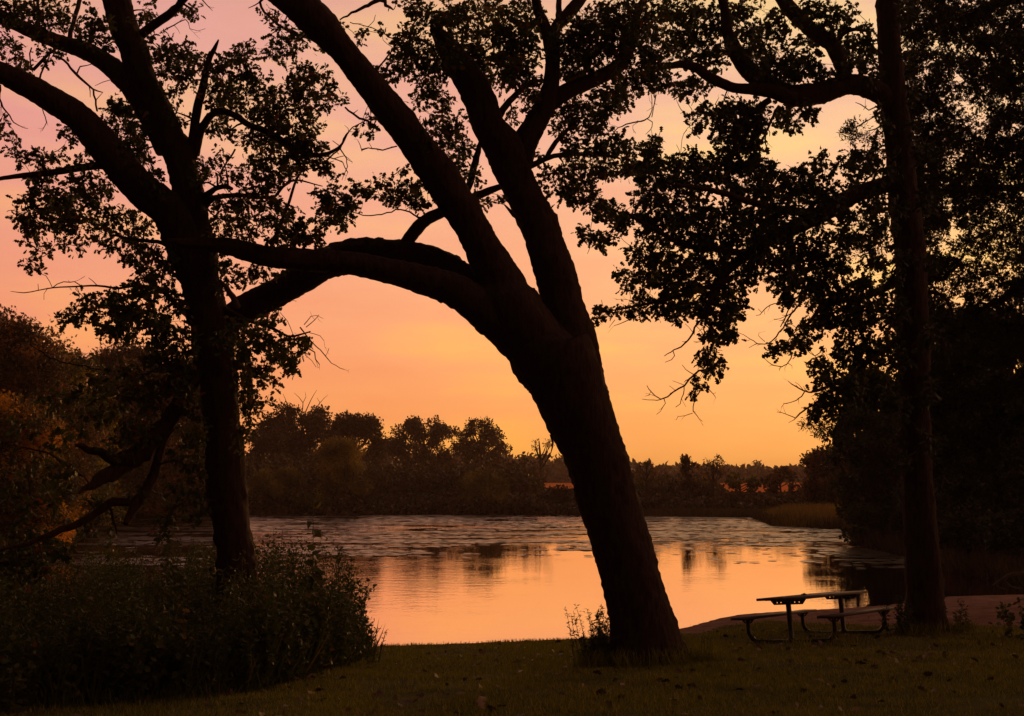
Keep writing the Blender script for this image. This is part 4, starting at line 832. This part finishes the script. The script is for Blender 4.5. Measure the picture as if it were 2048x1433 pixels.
# right shore
BT('shore_tree', 'small tree with orange brown leaves right of the orange field, left of the right oak', 1655, 885, 130, 98, M_BROWN, group=GR, leaf=.26, K=34, zbase=.3, rs=(.13, .2), tmpl=OAK, crown_base=.05)
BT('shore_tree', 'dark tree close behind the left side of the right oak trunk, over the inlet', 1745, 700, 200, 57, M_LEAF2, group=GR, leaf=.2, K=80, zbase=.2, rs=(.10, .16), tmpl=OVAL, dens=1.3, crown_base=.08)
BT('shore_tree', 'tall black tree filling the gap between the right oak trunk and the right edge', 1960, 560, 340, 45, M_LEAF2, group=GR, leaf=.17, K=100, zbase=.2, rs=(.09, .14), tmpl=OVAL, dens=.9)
BT('shore_tree', 'murky brown tree behind the right edge foliage, lower right', 2010, 760, 300, 52, M_OLIVE, group=GR, leaf=.16, K=50, zbase=.2, rs=(.12, .18))
BT('shrub', 'tall dark shrub directly behind the right oak trunk across the inlet', 1850, 760, 240, 60, M_LEAF2, 'bush', GR, leaf=.18, K=60, trunk=False, zbase=.1, rs=(.13, .2), dens=1.2)  # added to fill the sky gap whose reflection glints in the water
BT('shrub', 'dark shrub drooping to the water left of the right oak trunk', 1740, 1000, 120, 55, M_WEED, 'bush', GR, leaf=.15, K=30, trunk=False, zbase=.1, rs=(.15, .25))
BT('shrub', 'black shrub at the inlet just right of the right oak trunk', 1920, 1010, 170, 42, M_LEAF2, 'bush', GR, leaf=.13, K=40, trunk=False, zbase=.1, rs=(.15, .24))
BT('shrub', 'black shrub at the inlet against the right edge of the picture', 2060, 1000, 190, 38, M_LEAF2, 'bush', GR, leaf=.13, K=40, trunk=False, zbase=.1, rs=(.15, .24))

# overhanging tree whose trunk stands outside the right edge
b3 = np.array((13.6, 25.5, nz(13.6, 25.5)))
T = Tree('fine_leaved_tree', 'fine-leaved dark tree hanging in from the right edge above the beach', b3)
D3 = 25.0
T.trunk([(*b3, .34), (13.5, 25.4, 4, .30), (13.3, 25.2, 9, .24), (13.2, 25, 14, .16)], name='trunk', sides=20, step=.15)
T.limb([(2260, 560, 30), (2150, 560, 24), (2048, 565, 15), (2011, 597, 14), (1976, 611, 10), (1940, 640, 7)], 25.2, D3)
T.limb([(2230, 120, 30), (2120, 135, 24), (2048, 155, 18), (2032, 164, 14), (2008, 152, 13), (1993, 138, 12), (1975, 100, 8), (1960, 60, 5)], 25.0, D3)
T.limb([(2230, 380, 26), (2100, 378, 18), (2020, 376, 12), (1960, 372, 9), (1900, 395, 6)], 25.0, D3)
T.limb([(2240, -60, 30), (2100, -20, 22), (1990, 10, 16), (1900, 40, 10), (1840, 60, 6)], 25.0, D3)
T.limb([(2240, 800, 26), (2120, 780, 20), (2040, 770, 12), (1960, 790, 8)], 25.0, D3)
cl = []
rr2 = np.random.default_rng(5)
def dens_right(x, y):
    v = .9
    for hx_, hy_, hr, a in ((1925, 210, 46, .75), (1960, 225, 36, .6), (1890, 165, 30, .25), (1960, 460, 60, .45), (2020, 480, 50, .4), (1885, 500, 24, .85), (1892, 585, 26, .95), (1935, 560, 40, .45), (1975, 640, 40, .35), (1860, 620, 18, .5), (1945, 390, 30, .3), (1925, 690, 40, .2), (2040, 330, 20, .3), (1850, 120, 20, .3), (2030, 90, 22, .35), (1890, 100, 26, .25), (1990, 540, 26, .5)):
        v -= a * math.exp(-((x - hx_) ** 2 + (y - hy_) ** 2) / hr ** 2)
    return v
for gy_ in range(-20, 1010, 34):
    for gx_ in range(1815, 2330, 34):
        x, y = gx_ + rr2.uniform(-14, 14), gy_ + rr2.uniform(-14, 14)
        if x < 1850 + (y > 620) * 20 and y > 100: x += 10
        v = dens_right(x, y) * rr2.uniform(.7, 1.15)
        if y > 900: v *= .6
        if v > .12: cl.append((x, y, rr2.uniform(24, 38), rr2.uniform(20, 32), min(v, 1)))
T.foliage(cl, D3, 1.8, .080, STAR, 2.0, .15, per=8)
T.done(M_FINE)

th_ = MB(); PP = []
tx = [470, 500, 560, 640, 760, 820, 880, 930, 1000, 1060, 1085, 1150, 1240, 1300, 1400, 1432, 1445, 1520, 1596, 1612, 1660, 1760]
ty = [915, 905, 900, 890, 905, 915, 918, 912, 905, 910, 974, 980, 935, 940, 945, 958, 985, 987, 985, 945, 930, 915]
for k in range(2300):
    px = rng.uniform(430, 1780); d = rng.uniform(106, 142) if px < 1500 else rng.uniform(112, 142)
    x = (px - 1024) / F * d; z = float(far_z(np.array([x]), np.array([d]))[0])
    h = max(.5, P(px, float(np.interp(px, tx, ty)), d)[2] - z) * (rng.uniform(.7, 1.03) if d > 116 else rng.uniform(.12, .4))
    nlv = 70; u = rng.normal(size=(nlv, 3)); u /= np.linalg.norm(u, axis=1)[:, None]; u[:, 2] = abs(u[:, 2])
    PP.append(np.array((x, d, z)) + u * np.array((1.3, 1.3, h)) * (rng.random((nlv, 1)) ** .4))
PP = np.concatenate(PP); leaves(th_, PP, rng.normal(size=PP.shape), rng.uniform(.25, .5, len(PP)), OVAL)
tag(th_.build('thicket', M_FAR), 'unbroken dark thicket behind the bushes of the far waterline', kind='stuff')

# far wood on the skyline: nobody could count these
fw = MB(); fwl = []
PP = []; 
for k in range(1500):
    a = R(rng.uniform(-38, 38)); r_ = rng.uniform(385, 470)
    x, y = r_ * math.sin(a), r_ * math.cos(a); z = float(far_z(np.array([x]), np.array([y]))[0])
    hgt = np.interp(math.degrees(a), [-38, -20, 0, 3.5, 7, 15, 38], [13, 12, 11.5, 9.5, 6.5, 4.8, 9]) * rng.uniform(.65, 1.0)
    nlv = 46
    u = rng.normal(size=(nlv, 3)); u /= np.linalg.norm(u, axis=1)[:, None]; u[:, 2] = abs(u[:, 2])
    PP.append(np.array((x, y, z)) + u * np.array((3.8, 3.8, hgt)) * (rng.random((nlv, 1)) ** .3))
PP = np.concatenate(PP)
leaves(fw, PP, rng.normal(size=PP.shape), rng.uniform(1.2, 2.6, len(PP)), OVAL)
tag(fw.build('far_woods', M_FAR), 'distant wood forming the skyline beyond the field', kind='stuff')

# reeds on the spit
rd = MB(); PP = []; DD = []; SS = []
for k in range(9000):
    px = rng.uniform(1505, 1740); dd = rng.uniform(76, 92)
    x = (px - 1024) / F * dd
    if math.hypot(x, dd) < far_r(x, dd) - .8: continue
    z = float(far_z(np.array([x]), np.array([dd]))[0])
    s = rng.uniform(.35, .95) * min(1, max(.25, (px - 1500) / 70))
    PP.append((x, dd, max(z, 0))); DD.append((rng.normal() * .2, rng.normal() * .2, 1)); SS.append(s)
BLADE = (np.array([(0, -.014, 0), (0, .014, 0), (.55, -.014, .03), (.55, .014, .03), (1, 0, .12)]), [(0, 1, 3, 2), (2, 3, 4)])
leaves(rd, np.array(PP), np.array(DD), np.array(SS), BLADE)
tag(rd.build('reeds', M_REED), 'bed of tan reeds on the spit in front of the far bushes', kind='stuff')
# rough grass fringe along the far waterline
rd = MB(); PP = []; DD = []; SS = []
for k in range(16000):
    a = rng.uniform(R(-30), R(27)); s = abs(rng.normal()) * 1.6 - .15
    r_ = np.interp(a, FA, FR) + s; x, y = r_ * math.sin(a), r_ * math.cos(a)
    PP.append((x, y, max(0, float(far_z(np.array([x]), np.array([y]))[0])))); DD.append((rng.normal() * .35, rng.normal() * .35, 1)); SS.append(rng.uniform(.3, .9))
leaves(rd, np.array(PP), np.array(DD), np.array(SS), BLADE)
tag(rd.build('bank_grass', M_FAR), 'rough grass fringing the far waterline', kind='stuff')

# ------------------------------------------------------------------ lawn
GBL = (np.array([(0, -.07, 0), (0, .07, 0), (.6, -.05, .04), (.6, .05, .04), (1, 0, .2)]), [(0, 1, 3, 2), (2, 3, 4)])
def lawn(n_, y0, y1, smin, smax, mat, name, label):
    y = np.sqrt(rng.uniform(y0 ** 2, y1 ** 2, n_)); x = rng.uniform(-.50, .50, n_) * y
    sd2 = shore_y(x) - y
    keep = (sd2 > .03) & (~(is_sand(x, y)) | (rng.random(n_) < .04 * (x < 8)))
    x, y = x[keep], y[keep]; z = near_z(x, y)
    bare = np.array([mn.noise(Vector((a * .45, b * .45, 21))) + .5 * mn.noise(Vector((a * 1.6, b * 1.6, 22))) for a, b in zip(x, y)]) + .9 * np.exp(-((x - 4.9) ** 2 + (y - 18.4) ** 2) / 2.2)
    kb = (bare < .30) | (rng.random(len(x)) < .25); x, y, z = x[kb], y[kb], z[kb]
    d = rng.normal(size=(len(x), 3)) * .38; d[:, 2] = 1
    tuft = np.array([mn.noise(Vector((a * 1.4, b * 1.4, 2))) for a, b in zip(x, y)])
    g_ = MB(); leaves(g_, np.stack([x, y, z - .004], 1), d, rng.uniform(smin, smax, len(x)) * (1 + .5 * tuft), GBL)
    return tag(g_.build(name, mat), label, kind='stuff')
lawn(230000, 7.0, 25, .035, .075, M_GRASS, 'grass', 'short mown grass covering the bank')
# leaf litter
m, n, l, b = newmat('dry_leaf')
g = n.new('ShaderNodeNewGeometry'); r = ramp_node(n, [(0, (.06, .03, .015)), (.6, (.13, .07, .035)), (1, (.30, .17, .09))])
l.new(g.outputs['Random Per Island'], r.inputs[0]); l.new(r.outputs[0], b.inputs['Base Color']); b.inputs['Roughness'].default_value = .7
M_DRY = m
n_ = 1100; y = np.sqrt(rng.uniform(60, 520, n_)); x = rng.uniform(-.42, .48, n_) * y
dr_ = np.array([mn.noise(Vector((a * .55, b * .55, 11))) for a, b in zip(x, y)])
k_ = (shore_y(x) - y > .3) & ((dr_ > .02) | (rng.random(n_) < .3)); x, y = x[k_], y[k_]
d = rng.normal(size=(len(x), 3)); d[:, 2] *= .25
lf = MB(); leaves(lf, np.stack([x, y, near_z(x, y) + .035], 1), d, rng.uniform(.06, .13, len(x)), OAK)
tag(lf.build('fallen_leaves', M_DRY), 'dry oak leaves scattered over the grass', kind='stuff')

# ------------------------------------------------------------------ weeds and plants
def plant(mbS, mbL, x, y, z, h, nl, size, tmpl, lean=(0, 0), spread=.0, up=.5, r=.006):
    tip = np.array((x + lean[0] * h, y + lean[1] * h, z + h))
    md = (np.array((x, y, z)) + tip) / 2 + rng.normal(size=3) * .04 * h
    pth = smooth_path([(x, y, z - .03, r), (*md, r * .8), (*tip, r * .4)], h / 7); tube(mbS, pth, 4)
    t_ = rng.uniform(.12, 1, nl); idx = t_ * (len(pth) - 1); i0 = np.minimum(idx.astype(int), len(pth) - 2); fr = (idx - i0)[:, None]
    pos = pth[i0, :3] * (1 - fr) + pth[i0 + 1, :3] * fr
    d = rng.normal(size=(nl, 3)); d[:, 2] = up + rng.normal(size=nl) * .4
    pos = pos + rng.normal(size=(nl, 3)) * spread
    leaves(mbL, pos, d, size * rng.uniform(.6, 1.2, nl) * (1.15 - .5 * t_), tmpl)
# the weed bank, one mass
front = np.array([(-260, 1432), (0, 1424), (200, 1412), (400, 1396), (520, 1385), (600, 1362), (680, 1340), (735, 1318)])
FW = []
for px, py in front:
    g0 = P(px, py, 1.0); 
    q = ground_hit(px, py); FW.append((q[0], q[1]))
FW = np.array(sorted(FW))
ws, wl = MB(), MB(); c = 0
while c < 2700:
    x = rng.uniform(-11, -1.9); 
    yf = np.interp(x, FW[:, 0], FW[:, 1]); yb = shore_y(x) - .1
    y = rng.uniform(yf, yb) if rng.random() < .75 else yf + abs(rng.normal()) * .5
    if y > yb: continue
    px = 1024 + x / y * F
    if px > 742 - (y - 15) * 0 : continue
    z = nz(x, y)
    # skyline of the weeds as seen in the photograph, in metres above the ground
    topy = np.interp(px, [0, 120, 250, 420, 520, 620, 690, 725, 745], [1112, 1120, 1112, 1098, 1095, 1100, 1128, 1200, 1275])
    topy += float(np.clip((15.6 - y) / .7, 0, 1)) * (95 + 25 * math.sin(px * .021)) + 10 * math.sin(px * .05) + 7 * math.sin(px * .13)
    zt = P(px, topy, y)[2]
    h = np.clip((zt - z) * rng.uniform(.62, 1.02), .25, 2.0)
    h *= 1 + .45 * mn.noise(Vector((x * 1.1, y * 1.1, 4))) - .04
    if rng.random() < .3: h *= .65
    plant(ws, wl, x, y, z, h, int(52 * h + 12), .105, LANCE if rng.random() < .7 else OVAL, (rng.normal() * .12, rng.normal() * .12), .05); c += 1
o = ws; 
for vv, ll, cc in ((wl.v, wl.l, wl.c),):
    pass
PPg = []; DDg = []; SSg = []
while len(PPg) < 7500:
    x = rng.uniform(-11, -1.8); yf = np.interp(x, FW[:, 0], FW[:, 1]); y = yf + abs(rng.normal()) * 1.3 - .35
    if y > shore_y(x) - .1: continue
    px = 1024 + x / y * F
    if px > 748: continue
    PPg.append((x, y, nz(x, y) - .02)); DDg.append((rng.normal() * .35, rng.normal() * .3, 1)); SSg.append(rng.uniform(.25, .8) * (.35 if y < yf else 1))
for k in range(420):                      # flowering stems above the rest
    x = rng.uniform(-10, -2.2); yf = np.interp(x, FW[:, 0], FW[:, 1]); y = rng.uniform(yf + .8, min(shore_y(x) - .2, yf + 6)); px = 1024 + x / y * F
    if px > 738: continue
    z = nz(x, y); zt = P(px, 1105 + 30 * rng.random() + max(0, px - 690) * 1.4, y)[2]; h = np.clip((zt - z) * rng.uniform(.85, 1.12), .4, 2.3) * (1 if y > 15.6 else .62)
    plant(ws, wl, x, y, z, h, 16, .07, LANCE, (rng.normal() * .15, rng.normal() * .15), .015)
    tip_ = np.array((x, y, z + h)); q_ = tip_ + rng.normal(size=(22, 3)) * np.array((.05, .05, .09)); leaves(wl, q_, rng.normal(size=(22, 3)), rng.uniform(.02, .045, 22), OVAL)
leaves(wl, np.array(PPg), np.array(DDg), np.array(SSg), BLADE)
wm = MB()
for mb_ in (ws, wl):
    wm.addarr(np.concatenate(mb_.v), np.concatenate(mb_.l), mb_.c)
tag(wm.build('weeds', M_WEED), 'dense bank of tall weeds and goldenrod filling the lower left', kind='stuff')

def tall_weed(name, label, px, ytop, ybase_d, nl, size, tmpl, mat=M_WEED, group='tall weeds above the weed bank', r=.009, lean=(0, 0), spread=.02, stems=1, up=.2, sw=.1):
    d = ybase_d; x = (px - 1024) / F * d; z = nz(x, d); top = P(px, ytop, d); h = top[2] - z
    root = thing(name, (x, d, z), label, 'plant', group)
    b_ = MB(); many = stems > 4; a = MB()
    for s_ in range(stems):
        if not many: a = MB()
        hh = h * (1 if s_ == 0 else rng.uniform(.6, .95)); ox = 0 if s_ == 0 else rng.normal() * sw
        plant(a, b_, x + ox, d + (0 if s_ == 0 else rng.normal() * sw), z, hh, nl, size, tmpl, (lean[0] + rng.normal() * .05, lean[1]), spread, up, r)
        if not many: a.build('stem', M_WEED, root)
    if many: a.build('stems', M_WEED, root)
    b_.build('leaves', mat, root)
GW = 'tall weeds above the weed bank'
tall_weed('tall_weed', 'tallest broad-leaved weed, rising over the far water right of the left oak trunk', 627, 1000, 16.6, 46, .24, OVAL)
tall_weed('tall_weed', 'short broad-leaved weed between the left oak trunk and the tallest weed', 578, 1062, 17.0, 36, .18, OVAL)
tall_weed('tall_weed', 'feathery pointed weed at the right end of the weed bank', 686, 1092, 16.8, 120, .14, LANCE, up=.6)
tall_weed('tall_weed', 'dark narrow weed just behind the pointed one, a little to its right', 712, 1115, 17.6, 100, .14, LANCE, up=.6)
tall_weed('leafy_bush', 'rounded leafy sapling showing against the water left of the left oak trunk', 256, 1070, 18.5, 150, .20, LANCE, up=-.4, spread=.10, stems=3, sw=.08)
tall_weed('tall_weed', 'thin weed with sparse leaves midway between the rounded sapling and the left oak trunk', 345, 1068, 17.5, 40, .18, OVAL, spread=.03)
tall_weed('tall_weed', 'thin weed nearest the left side of the left oak trunk', 405, 1070, 17.8, 40, .18, OVAL, spread=.03)
tall_weed('vine_sapling', 'sapling with yellowed leaves in front of the weed bank below the left oak', 372, 1215, 13.2, 34, .13, OAK, M_GOLD, up=-.3, stems=2)
tall_weed('vine_sapling', 'leafy creeper climbing the foot of the left oak trunk', 478, 1188, 14.6, 46, .10, OVAL, M_OLIVE, up=-.2, stems=3)
tall_weed('vine_sapling', 'greenish sapling low in front of the weeds right of the left oak trunk', 560, 1225, 14.3, 70, .11, OVAL, M_WEED, up=-.2, stems=3)
tall_weed('vine_sapling', 'small dim sapling at the bottom left corner', 50, 1330, 11.6, 60, .10, OVAL, M_OLIVE, up=-.1, stems=3)
tall_weed('tall_weed', 'short spiky weed leaning out over the bank at the right foot of the weed bank', 742, 1255, 17.3, 40, .07, LANCE, lean=(.25, 0), stems=3, up=.5)
# around the leaning trunk
def trunk_weed(label, px, ytop, dd, nl, size, lean, stems=2, name='trunk_weed', tm=LANCE):
    tall_weed(name, label, px, ytop, dd, nl, size, tm, M_WEED, 'weeds at the foot of the leaning oak', .005, lean, .012, stems, .35, .11)
trunk_weed('leafy weed tuft tight against the left foot of the leaning oak', 1208, 1212, DC + .25, 120, .085, (-.12, 0), 8)
trunk_weed('airy seeding weed leaning away to the left of the leaning oak', 1176, 1208, DC + .1, 60, .07, (-.22, 0), 6)
trunk_weed('low tangle of stems between the airy weed and the leaning oak', 1196, 1255, DC - .1, 80, .08, (-.05, 0), 14)
trunk_weed('thin dry stems at the right foot of the leaning oak', 1398, 1262, DC - .2, 14, .05, (.1, 0), 4)
gt = MB(); 
for (px0, px1, dd, n_) in ((1160, 1235, DC - .1, 260), (1350, 1440, DC - .05, 200), (1225, 1370, DC - .60, 420), (1150, 1230, DC - .35, 260), (1365, 1430, DC - .4, 240), (1790, 1920, DR - .5, 300), (1560, 1610, 17.6, 90), (1650, 1700, 18.3, 70), (1780, 1815, DR - .3, 260), (1880, 1935, DR - .2, 200)):
    x = rng.uniform((px0 - 1024) / F * dd, (px1 - 1024) / F * dd, n_); y = dd + rng.normal(size=n_) * .14
    d = rng.normal(size=(n_, 3)) * .35; d[:, 2] = 1
    leaves(gt, np.stack([x, y, near_z(x, y) - .01], 1), d, rng.uniform(.10, .30, n_), (np.array([(0, -.022, 0), (0, .022, 0), (.6, -.018, .04), (.6, .018, .04), (1, 0, .3)]), [(0, 1, 3, 2), (2, 3, 4)]))
tag(gt.build('long_grass', M_GRASS), 'unmown long grass tufts round the feet of the trees', kind='stuff')
tall_weed('trunk_weed', 'bushy weed between the picnic table bench and the right oak trunk', 1795, 1190, DR - .2, 110, .10, LANCE, M_WEED, 'weeds at the foot of the right oak', .006, (-.05, 0), .03, 6, .3, .16)
tall_weed('trunk_weed', 'small bushy weed on the right side of the right oak trunk', 1900, 1200, DR - .1, 90, .10, LANCE, M_WEED, 'weeds at the foot of the right oak', .006, (.05, 0), .03, 4, .3, .10)
tall_weed('leafy_sapling', 'low leafy sapling at the right edge in front of the beach', 2030, 1195, 18.4, 36, .12, OVAL, M_WEED, 'weeds at the foot of the right oak', .006, (-.1, 0), .03, 4, .1, .25)

# fallen branch poking out of the inlet
fb = MB()
for w in ([(1985, 1172, 4), (2000, 1163, 6), (2020, 1150, 7), (2050, 1146, 8)], [(2008, 1160, 4), (2020, 1172, 4), (2040, 1178, 3)], [(1990, 1168, 2), (1998, 1175, 2), (2010, 1178, 1.5)]):
    tube(fb, smooth_path(limb3d(w, 31.5, 31.8), .1), 6)
o = fb.build('fallen_branch', M_TWIG); tag(o, 'dead forked branch sticking out of the inlet near the right edge', 'branch')

# ------------------------------------------------------------------ picnic table
m, n, l, b = newmat('weathered_planks')
t = n.new('ShaderNodeTexCoord'); mp = n.new('ShaderNodeMapping'); mp.inputs['Scale'].default_value = (22, 1.2, 22); l.new(t.outputs['Object'], mp.inputs[0])
no = n.new('ShaderNodeTexNoise'); no.inputs['Scale'].default_value = 3; no.inputs['Detail'].default_value = 6; l.new(mp.outputs[0], no.inputs[0])
r = ramp_node(n, [(.3, (.045, .027, .022)), (.7, (.11, .065, .052))]); l.new(no.outputs[0], r.inputs[0]); l.new(r.outputs[0], b.inputs['Base Color']); b.inputs['Roughness'].default_value = .6
bp = n.new('ShaderNodeBump'); bp.inputs['Strength'].default_value = .4; bp.inputs['Distance'].default_value = .004; l.new(no.outputs[0], bp.inputs['Height']); l.new(bp.outputs[0], b.inputs['Normal'])
M_PLANK = m
m, n, l, b = newmat('painted_steel')
no = n.new('ShaderNodeTexNoise'); no.inputs['Scale'].default_value = 40; r = ramp_node(n, [(.3, (.012, .010, .009)), (.8, (.035, .025, .02))])
l.new(no.outputs[0], r.inputs[0]); l.new(r.outputs[0], b.inputs['Base Color']); b.inputs['Roughness'].default_value = .45
M_STEEL = m
TB = dict(th=38.0, L=2.24, cross=1.56)
A1 = P(1583, 1287, 18.2); gh = ground_hit(1584, 1287)
base = np.array((gh[0], gh[1], nz(gh[0], gh[1])))
th = R(TB['th']); ex = np.array((math.cos(th), -math.sin(th), 0)); ey = np.array((math.sin(th), math.cos(th), 0))
# sit on the sloping ground
g1 = nz(*(base + ex * .75)[:2]); g0 = nz(*(base - ex * .75)[:2]); g2 = nz(*(base + ey * TB['L'])[:2])
ex = ex + np.array((0, 0, (g1 - g0) / 1.5)); ex /= np.linalg.norm(ex)
ey = ey + np.array((0, 0, (g2 - base[2]) / TB['L'])); ey -= ex * ey.dot(ex); ey /= np.linalg.norm(ey)
ez = np.cross(ex, ey)
root = thing('picnic_table', base, 'weathered picnic table with two attached benches on bent steel tube legs', 'picnic table')
def tp(a, b_, c_): return base + ex * a + ey * b_ + ez * c_
Lt = TB['L']; hc = TB['cross'] / 2; over = .42; ZT = .74; ZS = .43
def planks(name, a0, wid, npl, z, th_, y0, y1):
    mb = MB(); pw = wid / npl
    for k in range(npl):
        a = a0 - wid / 2 + pw * (k + .5)
        e0, e1 = rng.normal() * .004, rng.normal() * .004
        mb.box(tp(a, (y0 + y1) / 2, z + e0 * .3), ex * (pw / 2 - .004), ey * ((y1 - y0) / 2 + e1), ez * th_ / 2)
    o = mb.build(name, M_PLANK, root); return o
top = planks('tabletop', 0, .76, 5, ZT, .042, -over, Lt + over)
planks('bench_seat', -hc, .27, 2, ZS, .042, -over + .05, Lt + over - .05)
planks('bench_seat', hc, .27, 2, ZS, .042, -over + .05, Lt + over - .05)
for yb_ in (0.0, Lt):
    mb = MB(); r_ = .036
    rows = [(*tp(-hc, yb_, ZS - .05), r_), (*tp(-hc, yb_, .24), r_), (*tp(-hc + .02, yb_, .14), r_), (*tp(-hc + .10, yb_, .055), r_), (*tp(-hc + .22, yb_, .032), r_), (*tp(0, yb_, .03), r_),
            (*tp(hc - .22, yb_, .032), r_), (*tp(hc - .10, yb_, .055), r_), (*tp(hc - .02, yb_, .14), r_), (*tp(hc, yb_, .24), r_), (*tp(hc, yb_, ZS - .05), r_)]
    tube(mb, smooth_path(rows, .03), 10); mb.build('bench_frame', M_STEEL, root, True)
    mb = MB(); tube(mb, np.array([(*tp(0, yb_, .055), .085), (*tp(0, yb_, .075), .07), (*tp(0, yb_, .10), .044), (*tp(0, yb_, .4), .044), (*tp(0, yb_, ZT - .06), .044)]), 12)
    mb.build('post', M_STEEL, root, True)
    # pressed steel brackets with bolt holes
    def bracket(name, a0, half, z1, hgt, holes):
        mb = MB(); y0 = yb_ - .003; z0 = z1 - hgt
        xs = [-half] + sorted(holes) + [half]
        fr = []
        hr = .009
        cuts = [-half + .07]
        segs = []
        last = -half + .07
        for h_ in holes:
            segs.append((last, h_ - hr)); last = h_ + hr
        segs.append((last, half - .07))
        def slab(x0_, x1_, za, zb_, x0b=None, x1b=None):
            x0b = x0_ if x0b is None else x0b; x1b = x1_ if x1b is None else x1b
            v = []
            for yy in (-.004, .004):
                v += [tp(a0 + x0b, yb_ + yy, za), tp(a0 + x1b, yb_ + yy, za), tp(a0 + x1_, yb_ + yy, zb_), tp(a0 + x0_, yb_ + yy, zb_)]
            mb.add(v, [(0, 1, 2, 3), (7, 6, 5, 4), (0, 4, 5, 1), (1, 5, 6, 2), (2, 6, 7, 3), (3, 7, 4, 0)])
        zm0, zm1 = z0 + hgt * .35, z0 + hgt * .35 + 2 * hr
        for s0, s1 in segs: slab(s0, s1, zm0, zm1)
        slab(-half + .07, half - .07, z0, zm0); slab(-half + .07, half - .07, zm1, z1)
        # slanted ends
        slab(-half, -half + .07, z0, z1, -half + .069, -half + .07); slab(half - .07, half, z0, z1, half - .07, half - .069)
        mb.build(name, M_STEEL, root)
    bracket('table_bracket', 0, .33, ZT - .021, .085, [-.20, -.13, .04, .12, .2])
    bracket('seat_bracket', -hc, .13, ZS - .021, .07, [-.05, .05])
    bracket('seat_bracket', hc, .13, ZS - .021, .07, [-.05, .05])
# a dry leaf lying on the table top
lf = MB(); q = tp(-.1, .75, ZT + .028); leaves(lf, np.array([q, q + .03 * ex]), np.array([ex, ey]), np.array([.11, .09]), OAK)
tag(lf.build('dry_leaf', M_DRY), 'dry leaf lying on the tabletop', 'leaf')

# ------------------------------------------------------------------ evening haze
m = bpy.data.materials.new('haze_air'); m.use_nodes = True; n = m.node_tree.nodes; l = m.node_tree.links
n.remove(n['Principled BSDF'])
v = n.new('ShaderNodeVolumePrincipled'); v.inputs['Color'].default_value = (.92, .64, .52, 1); v.inputs['Density'].default_value = 0.00036; v.inputs['Anisotropy'].default_value = .3
l.new(v.outputs[0], n['Material Output'].inputs['Volume'])
HAZE = True
if HAZE:
    mb = MB(); mb.box((0, 700, 12), (1500, 0, 0), (0, 800, 0), (0, 0, 14))
    tag(mb.build('haze', m), 'thin warm evening haze over the lake', kind='stuff')
